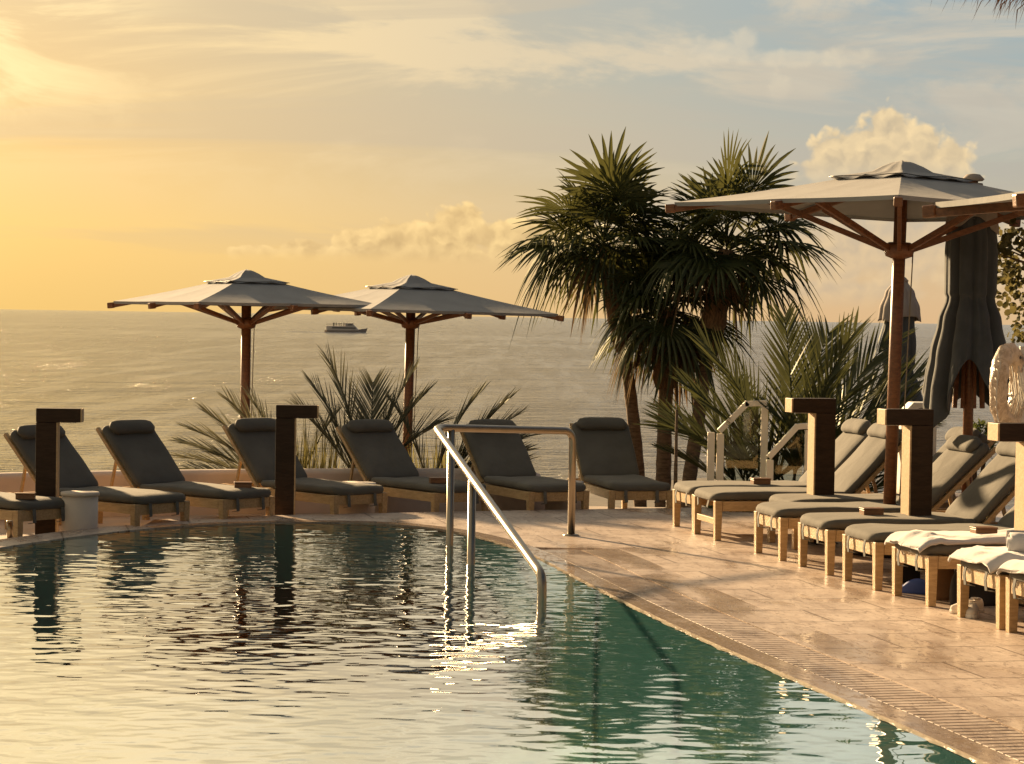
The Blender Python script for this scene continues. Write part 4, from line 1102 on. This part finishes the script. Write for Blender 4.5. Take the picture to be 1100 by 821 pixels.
# palm-thatch palapa whose eave hangs into the upper right corner
def palapa():
    rnd = random.Random(8); D = 9.5
    e = AT(1072, -42, D); c = Vector((e.x + 1.45, e.y + 0.2, 0)); root = thing('palapa', (c.x, c.y, 0), 'dry thatch fringe of a palapa roof hanging into the upper right corner', 'palapa')
    ze = e.z; rr = 1.5
    MB().lathe([(0.08, 0), (0.07, ze + 1.0)], n=14).build('pole', 'bark', root)
    MB().lathe([(rr, ze + 0.06), (rr - 0.02, ze + 0.12), (0.7, ze + 0.62), (0.05, ze + 1.1)], n=40).build('roof', 'thatch', root)
    mb = MB()
    for i in range(1500):
        a = rnd.uniform(0, 6.28); r1 = rr + rnd.uniform(-0.12, 0.16); L = rnd.uniform(0.08, 0.22)
        d = Vector((math.cos(a), math.sin(a), 0)); p0 = d * (r1 - 0.2) + Vector((0, 0, ze + 0.14)); p1 = d * r1 + Vector((rnd.uniform(-.03, .03), rnd.uniform(-.03, .03), ze + 0.08 - L * 0.4)); p2 = p1 + Vector((rnd.uniform(-.03, .01), 0, -L * 0.45)) + d * 0.02
        s_ = Vector((-d.y, d.x, 0)) * rnd.uniform(0.002, 0.006)
        mb.add([p0 - s_, p0 + s_, p1 + s_ * 0.8, p1 - s_ * 0.8, p2], [(0, 1, 2, 3), (3, 2, 4)])
    mb.build('fringe', 'thatch', root)
palapa()

# ------------------------------------------------------------------ stair rails
def stair_rail(D, pts, posts, foot_py, label):
    b = AT(pts[0][0], foot_py, D); z0 = -0.62
    root = thing('stair_rail', (b.x, b.y, z0), label, 'railing', 'cream stair rails with glass panels'); o = Vector((b.x, b.y, z0))
    t = 0.075
    P = [AT(x, y, D) - o for x, y in pts]
    mb = MB()
    for a, c in zip(P, P[1:]):
        d = (c - a).normalized(); mb.bar(a - d * 0.02, c + d * 0.02, 0.075, 0.06, (0, 0, 1))
    mb.build('handrail', 'cream_paint', root, 0.004)
    for px, py in posts:
        p = AT(px, py, D) - o; MB().box((p.x, p.y, (p.z - 0.03) / 2), (t, t, p.z - 0.03)).build('post', 'cream_paint', root, 0.005)
    x0 = P[0].x + 0.06; x1 = P[-1].x - 0.06; top = [(p.x, p.z - 0.06) for p in P]
    poly = [(x0, 0.15), (x1, 0.15)] + [(min(max(x, x0), x1), z) for x, z in reversed(top)]
    n = len(poly); mb = MB(); mb.add([(x, -0.005, z) for x, z in poly] + [(x, 0.005, z) for x, z in poly], [tuple(range(n)), tuple(reversed(range(n, 2 * n)))] + [(i, n + i, n + (i + 1) % n, (i + 1) % n) for i in range(n)])
    mb.build('glass_panel', 'panel_glass', root)
stair_rail(25.0, [(774, 462), (802, 434), (821.5, 433)], [(774, 463), (821.5, 434), (764, 461.5)], 520, 'taller cream stair rail with sloped handrail nearer the fan palms')
stair_rail(24.6, [(827, 490), (856, 458.5), (868.5, 457.5)], [(827, 491), (868.5, 459)], 520, 'lower cream stair rail just left of the dark bollard')

# white hooded thing showing above the bollard arm
p = AT(985, 432, 22.4); rt = thing('hooded_bin', (p.x, p.y, 0), 'white hooded bin with a dark arched mouth showing above the bollard arm', 'bin')
hh = p.z
mb = MB(); w = 0.17
poly = [(-w, 0), (w, 0), (w, hh - 0.12), (w * 0.75, hh), (-w * 0.35, hh), (-w, hh - 0.12)]
n = 6; mb.add([(x, -0.15, z) for x, z in poly] + [(x, 0.15, z) for x, z in poly], [tuple(range(n)), tuple(reversed(range(n, 2 * n)))] + [(i, n + i, n + (i + 1) % n, (i + 1) % n) for i in range(n)])
mb.build('body', 'white_plastic', rt, 0.012)
pts = [(0.075 * math.cos(PI * k / 12) + 0.02, -0.153, hh - 0.12 + 0.07 * math.sin(PI * k / 12)) for k in range(13)]
MB().add([(x, y, z) for x, y, z in pts] + [(x, y + 0.002, z) for x, y, z in pts], [tuple(range(13)), tuple(reversed(range(13, 26)))] + [(i, 13 + i, 13 + (i + 1) % 13, (i + 1) % 13) for i in range(13)]).build('mouth', 'dark_void', rt)

# ------------------------------------------------------------------ life ring on its white post, wrapped in plastic
def life_ring():
    D = 17.2; pc = AT(1083, 416, D); pp = AT(1099, 372, D + 0.12)
    rt = thing('ring_post', (pp.x, pp.y, 0), 'slim white post carrying the wrapped life ring at the right edge', 'post')
    MB().box((0, 0, pp.z / 2), (0.05, 0.05, pp.z)).build('shaft', 'white_plastic', rt, 0.004)
    MB().bar((0, -0.01, pp.z - 0.1), (-0.05, -0.10, pp.z - 0.08), 0.02, 0.02).build('hook', 'dark_metal', rt)
    rt = thing('life_ring', pc, 'pale life ring wrapped in crinkled plastic hanging at the right picture edge', 'life ring', None, R(58))
    Rm, rm = 0.215, 0.066; nu, nv = 72, 26; vs = []; fs = []
    for i in range(nu):
        a = 2 * PI * i / nu
        for j in range(nv):
            b = 2 * PI * j / nv; q = Vector((math.cos(a), 0, math.sin(a)))
            nn = mnoise.fractal(Vector((math.cos(a) * 2.2, math.sin(a) * 2.2, math.sin(b) * 1.3)) * 1.6, 1.0, 2.0, 4)
            r2 = rm * (1 + 0.16 * nn + 0.035 * math.sin(a * 23 + 3 * b) + 0.03 * math.sin(a * 11 - 2 * b))
            c = q * (Rm + r2 * math.cos(b)) + Vector((0, 1, 0)) * r2 * math.sin(b); c.z *= 1.16; vs.append(c)
    for i in range(nu):
        for j in range(nv): i2, j2 = (i + 1) % nu, (j + 1) % nv; fs.append((i * nv + j, i2 * nv + j, i2 * nv + j2, i * nv + j2))
    MB().add(vs, fs, True).build('wrapped_ring', 'wrap_plastic', rt)
    rnd = random.Random(2); mb = MB()
    for k in range(12):
        a = rnd.uniform(3.3, 5.6); p0 = Vector((math.cos(a) * 0.20, -0.07, math.sin(a) * 0.23)); p1 = Vector((rnd.uniform(-.06, .1), rnd.uniform(-.08, 0.0), rnd.uniform(-.04, .16)))
        mb.tube([p0, (p0 + p1) / 2 + Vector((rnd.uniform(-.03, .03), -0.03, -0.04)), p1], 0.004, 5)
    mb.build('cord', 'cord_white', rt)
    mb = MB()
    for k in range(9):
        a = 2 * PI * k / 30 + 2.5; q = Vector((math.cos(a), 0, math.sin(a) * 1.15)) * 0.285
        mb.tube([q, q * 1.12 + Vector((0, -0.03, -0.03)), q * 1.05 + Vector((0, -0.02, -0.10))], 0.004, 5)
    mb.build('net_fringe', 'cord_white', rt)
life_ring()

# ------------------------------------------------------------------ towels, slippers, sneakers, bags
def towel(l, x0, x1, wd, over, label, seed, y0=0.0):
    """a towel lying over the cushion and hanging a little over its foot end"""
    o = thing('towel', (l.location.x, l.location.y, 0.36), label, 'towel', None, l.rotation_euler.z)
    nu, nv = 60, 40; vs = []; fs = []
    for i in range(nu + 1):
        x = x0 + (x1 - x0) * i / nu
        for j in range(nv + 1):
            v = -1 + 2 * j / nv
            nn = mnoise.fractal(Vector((x * 2.2 + seed, v * 1.1, seed)), 1.2, 2.0, 3)
            ph = v * 3.2 + 2.3 * mnoise.noise(Vector((x * 1.4, seed, v))) + seed
            rg = max(0.0, math.sin(ph + x * 3.5)) ** 3 * (0.4 + 0.6 * max(0, mnoise.noise(Vector((x * 2, v * 2 + seed, 4))) + 0.4))
            z = 0.004 + CUSH_T + 0.018 + 0.014 * nn + 0.030 * rg + 0.012 * max(0.0, math.sin(x * 31 + 5 * nn + v * 2)) ** 2 * max(0, 1 - abs(x - 0.12) / 0.35)
            ex = max(0.0, 0.05 - x); z -= over * (0.85 + 0.35 * nn) * (1 - math.cos(min(1, ex / 0.11) * PI / 2))
            xx = max(x, -0.05 + 0.02 * nn + 0.25 * min(0, x + 0.05))
            y = y0 + v * wd / 2 * (1 + 0.06 * nn); edge = max(0, abs(y) - 0.31); z -= edge * 1.1
            vs.append((xx, y, max(z, 0.01)))
    for i in range(nu):
        for j in range(nv): a = i * (nv + 1) + j; fs.append((a, a + nv + 1, a + nv + 2, a + 1))
    t = MB().add(vs, fs, True).build('cloth', 'towel', o)
    sd = t.modifiers.new('cloth', 'SOLIDIFY'); sd.thickness = 0.018; sd.offset = 1
    return o
towel(right_l[5], -0.10, 1.25, 0.66, 0.075, 'crumpled white towel on the lounger with the blue slippers', 1)
towel(right_l[6], -0.10, 1.05, 0.70, 0.06, 'white towel spread flat on the lounger under the rolled towel', 4)
towel(right_l[7], -0.09, 1.0, 0.70, 0.06, 'white towel over the foot of the lounger cut by the right picture edge', 9)
def roll(l, x, y, label, seed, rz):
    p = on_lounger(l, x, y, 0.018); o = thing('rolled_towel', p, label, 'towel', None, l.rotation_euler.z + rz)
    vs = []; fs = []; turns = 3.2; n = 90; Lh = 0.21; rows = 9
    for i in range(n + 1):
        a = 2 * PI * turns * i / n; r = 0.018 + 0.062 * i / n
        for k in range(rows):
            u = -1 + 2 * k / (rows - 1); rr = r * (1 - 0.05 * u * u) + 0.002 * math.sin(7 * u + a); vs.append((rr * math.cos(a) * 1.15, u * Lh + 0.012 * math.sin(a * 0.7), 0.076 + rr * math.sin(a) * 0.95))
    for i in range(n):
        for k in range(rows - 1): q = i * rows + k; fs.append((q, q + rows, q + rows + 1, q + 1))
    t = MB().add(vs, fs, True).build('cloth', 'towel', o); sd = t.modifiers.new('cloth', 'SOLIDIFY'); sd.thickness = 0.014
roll(right_l[6], 0.42, -0.06, 'thick rolled white towel on the spread towel', 2, R(72))
roll(right_l[7], 0.30, 0.05, 'rolled white towel on the lounger cut by the right picture edge', 3, R(70))
p = on_lounger(right_l[6], 0.55, 0.18, 0.03); o = thing('pink_cloth', p, 'folded bright pink cloth behind the rolled white towel', 'cloth', None, AXA)
MB().slab(0.32, 0.2, 0.06, 0.04, 0.025, Matrix.Translation((-0.1, 0, 0))).build('fold', 'pink', o)
MB().slab(0.28, 0.18, 0.035, 0.04, 0.016, Matrix.Translation((-0.08, 0.005, 0.072))).build('upper_fold', 'pink', o)

def shoe(loc, rz, label, mat, sole, name, group, low=False):
    o = thing(name, loc, label, 'shoe', group, rz)
    L = 0.27; n = 22; sec = 14
    def half(t): return 0.048 * (0.72 + 0.55 * math.sin(PI * min(1, 0.15 + t * 0.75)) - (0.35 * max(0, t - 0.86) / 0.14)) * 0.85
    mb = MB(); vs = []; fs = []
    for i in range(n + 1):
        t = i / n; x = t * L; w = half(t) * (0.55 if i in (0, n) else 1)
        for z in (0.0, 0.026): vs += [(x, -w, z), (x, w, z)]
    for i in range(n):
        a = i * 4; b = a + 4
        fs += [(a, b, b + 1, a + 1), (a + 2, a + 3, b + 3, b + 2), (a, a + 2, b + 2, b), (a + 1, b + 1, b + 3, a + 3)]
    fs += [(0, 1, 3, 2), (n * 4, n * 4 + 2, n * 4 + 3, n * 4 + 1)]
    mb.add(vs, fs).build('sole', sole, o, 0.005)
    mb = MB(); vs = []; fs = []
    for i in range(n + 1):
        t = i / n; x = 0.006 + t * (L - 0.012); w = half(t) * 0.93 * (0.6 if i in (0, n) else 1)
        if low: hgt = 0.03 + 0.055 * max(0.0, math.sin(PI * min(1, max(0, (t - 0.15) / 0.85)))) ** 0.7
        else: hgt = 0.072 if t < 0.32 else 0.072 - 0.045 * ((t - 0.32) / 0.68) ** 1.1
        if not low and i in (0, n): hgt *= 0.75
        for k in range(sec + 1):
            a = PI * k / sec; vs.append((x, -w * math.cos(a), 0.0262 + hgt * math.sin(a) ** 0.75))
    for i in range(n):
        for k in range(sec): q = i * (sec + 1) + k; fs.append((q, q + sec + 1, q + sec + 2, q + 1))
    fs += [tuple(range(sec + 1)), tuple(reversed(range(n * (sec + 1), (n + 1) * (sec + 1))))]
    mb.add(vs, fs, True).build('upper', mat, o)
    if not low:
        mb = MB(); mb.lathe([(0.030, 0.094), (0.033, 0.102), (0.024, 0.103), (0.022, 0.092)], (0.062, 0, 0), 18); mb.build('collar', mat, o)
        mb = MB()
        for k in range(4): mb.bar((0.115 + k * 0.02, -0.022, 0.092 - k * 0.007), (0.115 + k * 0.02, 0.022, 0.092 - k * 0.007), 0.007, 0.006)
        mb.build('laces', 'cord_white', o)
    return o
g = G(1046, 664); shoe((g.x + 0.02, g.y + 0.22, 0), R(262), 'pale sneaker with its toe to the camera, right one of the pair below the lounger', 'shoe_white', 'rubber_white', 'sneaker', 'pair of pale sneakers')
g = G(1029, 659); shoe((g.x + 0.19, g.y + 0.10, 0), R(205), 'pale sneaker pointing left, half behind its mate below the lounger', 'shoe_white', 'rubber_white', 'sneaker', 'pair of pale sneakers')
g = G(972, 639); shoe((g.x - 0.02, g.y + 0.17, 0), R(-28), 'blue slipper between the legs of the lounger with the crumpled towel', 'slipper_blue', 'slipper_blue', 'slipper', 'pair of blue slippers', True)
g = G(1003, 639); shoe((g.x - 0.02, g.y + 0.30, 0), R(-20), 'blue slipper behind the nearer leg of the lounger with the crumpled towel', 'slipper_blue', 'slipper_blue', 'slipper', 'pair of blue slippers', True)
def bag(px, py, D_, w, h, dp, mat, label, name, handle=True, rz=0):
    g = G(px, py); o = thing(name, (g.x, g.y + D_, 0), label, 'bag', None, rz); mb = MB(); vs = []; fs = []; n = 28; rows = 10
    for i in range(rows + 1):
        t = i / rows; s_ = (1 - 0.28 * t ** 2.2) * (0.93 + 0.07 * math.sin(PI * t)); f = 1 - 0.55 * t
        for k in range(n):
            a = 2 * PI * k / n; ca, sa = math.cos(a), math.sin(a)
            x = math.copysign(abs(ca) ** 0.55, ca) * w / 2 * s_; y = math.copysign(abs(sa) ** 0.55, sa) * dp / 2 * f
            vs.append((x, y, h * t + 0.012 * math.sin(3 * a) * t))
    for i in range(rows):
        for k in range(n): k2 = (k + 1) % n; fs.append((i * n + k, i * n + k2, (i + 1) * n + k2, (i + 1) * n + k))
    fs += [tuple(reversed(range(n))), tuple(rows * n + k for k in range(n))]
    mb.add(vs, fs, True).build('body', mat, o)
    if handle:
        MB().tube([(0.3 * w * math.cos(PI * k / 12), 0, h - 0.01 + 0.09 * math.sin(PI * k / 12)) for k in range(13)], 0.008, 8).build('handle', mat, o)
bag(1024, 652, 0.45, 0.22, 0.26, 0.14, 'bag_brown', 'brown soft bag under the lounger behind the sneakers', 'tote_bag')
bag(1062, 660, 0.55, 0.34, 0.27, 0.2, 'bag_black', 'large black bag in the shade under the lounger with the rolled towel', 'black_bag')
bag(988, 634, 0.55, 0.2, 0.24, 0.16, 'bag_black', 'black bag under the lounger above the blue slippers', 'black_bag')

# small metal cup under the leftmost lounger
g = G(11, 578, ZL); o = thing('steel_cup', (g.x, g.y, ZL), 'small upright steel cup under the lounger at the left picture edge', 'cup')
MB().lathe([(0.028, 0), (0.034, 0.005), (0.038, 0.15), (0.036, 0.152), (0.034, 0.012), (0.0, 0.01)], n=24).build('body', 'steel', o)
MB().lathe([(0.040, 0.152), (0.040, 0.162), (0.034, 0.166)], n=24).build('rim', 'steel', o)

# ------------------------------------------------------------------ low block behind the right row
p = G(1004, 503, 0.25); 
rt = thing('low_block', (AT(1015, 505, 22.0).x, 22.6, 0), 'low pale block with a slatted timber front behind the right-hand loungers', 'bench')
MB().box((0, 0, 0.17), (0.9, 0.5, 0.34)).build('plinth', 'cream_wall', rt, 0.01)
mb = MB()
for k in range(6): mb.box((0.05, -0.262, 0.42 + k * 0.042), (0.6, 0.02, 0.032))
for s_ in (-1, 1): mb.box((0.05 + s_ * 0.29, -0.24, 0.49), (0.035, 0.03, 0.30))
mb.build('slatted_back', 'teak', rt)

# ------------------------------------------------------------------ excursion boat far out
def boat():
    g = G(372, 357.6, ZS); D = g.y; k = D / FPX; L = 46 * k
    root = thing('excursion_boat', (g.x, g.y, ZS), 'excursion boat far out on the sea between the two open parasols', 'boat')
    hb = MB(); vs = []; fs = []; n = 20; B = L * 0.12
    for i in range(n + 1):
        t = i / n; x = -L / 2 + L * t
        bw = B * (1 if t < 0.55 else max(0.02, 1 - ((t - 0.55) / 0.45) ** 2)); fb = L * 0.058 + L * 0.055 * max(0, (t - 0.5) / 0.5) ** 1.6
        rk = L * 0.06 * max(0, (t - 0.8) / 0.2)
        vs += [(x - rk * 1.0, -bw * 0.65, -0.6), (x, -bw, fb), (x, bw, fb), (x - rk, bw * 0.65, -0.6)]
    for i in range(n):
        a = i * 4; b = a + 4
        fs += [(a, b, b + 1, a + 1), (a + 1, b + 1, b + 2, a + 2), (a + 2, b + 2, b + 3, a + 3)]
    fs += [(0, 1, 2, 3), (n * 4 + 3, n * 4 + 2, n * 4 + 1, n * 4)]
    hb.add(vs, fs).build('hull', 'hull', root)
    def house(x0, x1, z0, z1, b, rk, name, mat):
        mb = MB(); mb.add([(x0, -b, z0), (x1, -b, z0), (x1, b, z0), (x0, b, z0), (x0, -b, z1), (x1 - rk, -b * .95, z1), (x1 - rk, b * .95, z1), (x0, b, z1)], [(0, 3, 2, 1), (4, 5, 6, 7), (0, 1, 5, 4), (1, 2, 6, 5), (2, 3, 7, 6), (3, 0, 4, 7)]); return mb.build(name, mat, root, 0.05)
    fz = L * 0.058
    house(-L * 0.46, L * 0.30, fz, fz + L * 0.095, B * 0.86, L * 0.09, 'cabin', 'hull_white')
    house(-L * 0.02, L * 0.2, fz + L * 0.0952, fz + L * 0.155, B * 0.7, L * 0.05, 'wheelhouse', 'hull_white')
    MB().box((-L * 0.05, -B * 0.875, fz + L * 0.055), (L * 0.55, 0.08, L * 0.022)).build('cabin_window', 'boat_glass', root)
    MB().box((L * 0.09, -B * 0.715, fz + L * 0.128), (L * 0.10, 0.08, L * 0.018)).build('wheelhouse_window', 'boat_glass', root)
    MB().box((L * 0.07, 0, fz + L * 0.162), (L * 0.21, B * 1.5, L * 0.008)).build('canopy_roof', 'hull', root)
    mb = MB(); zr = fz + L * 0.095
    for s_ in (-1, 1):
        mb.tube([(-L * 0.46, s_ * B * .84, zr + 1.0), (L * 0.0, s_ * B * .84, zr + 1.0)], 0.05, 6)
        for q in range(12): mb.tube([(-L * 0.46 + q * L * 0.042, s_ * B * .84, zr), (-L * 0.46 + q * L * 0.042, s_ * B * .84, zr + 1.0)], 0.04, 6)
    mb.build('railing', 'hull', root)
    MB().tube([(L * 0.03, 0, fz + L * 0.16), (L * 0.03, 0, fz + L * 0.23)], 0.07, 6).build('mast', 'hull', root)
    # passengers at the stern rail, a few pixels each
    for q, fx in enumerate((-0.30, -0.285, -0.235, -0.17, -0.12, -0.055)):
        mb = MB(); mb.lathe([(0.16, 0), (0.17, 0.5), (0.2, 0.85), (0.24, 1.35), (0.2, 1.45), (0.07, 1.5), (0.08, 1.54), (0.12, 1.62), (0.1, 1.74), (0.03, 1.78)], n=12)
        o = mb.build('person', 'boat_glass'); o.location = (g.x + fx * L, g.y - B * 0.3, ZS + zr)
        tag(o, 'passenger in dark clothes standing on the upper deck of the far boat', 'person', 'passengers on the far boat')
boat()
g = G(372, 357.6, ZS); rnd = random.Random(3); mb = MB(); kk_ = g.y / FPX
for q in range(70):
    x = g.x + rnd.uniform(-62, 24) * kk_; y = g.y - 3.4 + rnd.uniform(-1.6, 1.0); L = rnd.uniform(0.6, 2.6); w = rnd.uniform(0.15, 0.5)
    mb.add([(x - L, y, ZS + 0.06), (x, y - w, ZS + 0.06), (x + L, y, ZS + 0.06), (x, y + w, ZS + 0.06), (x, y, ZS + 0.2)], [(0, 1, 4), (1, 2, 4), (2, 3, 4), (3, 0, 4)])
tag(mb.build('wake_foam', 'white_plastic'), kind='stuff')

# ------------------------------------------------------------------ render settings
vs_ = S.view_settings; vs_.view_transform = 'Standard'; vs_.look = 'None'; vs_.exposure = EXPO; vs_.gamma = 1.0
try: vs_.use_curve_mapping = False
except Exception: pass
S.render.engine = 'CYCLES'
c = S.cycles; c.use_denoising = True; c.max_bounces = 8; c.transparent_max_bounces = 12; c.sample_clamp_indirect = 6; c.sample_clamp_direct = 0
c.caustics_reflective = False; c.caustics_refractive = False
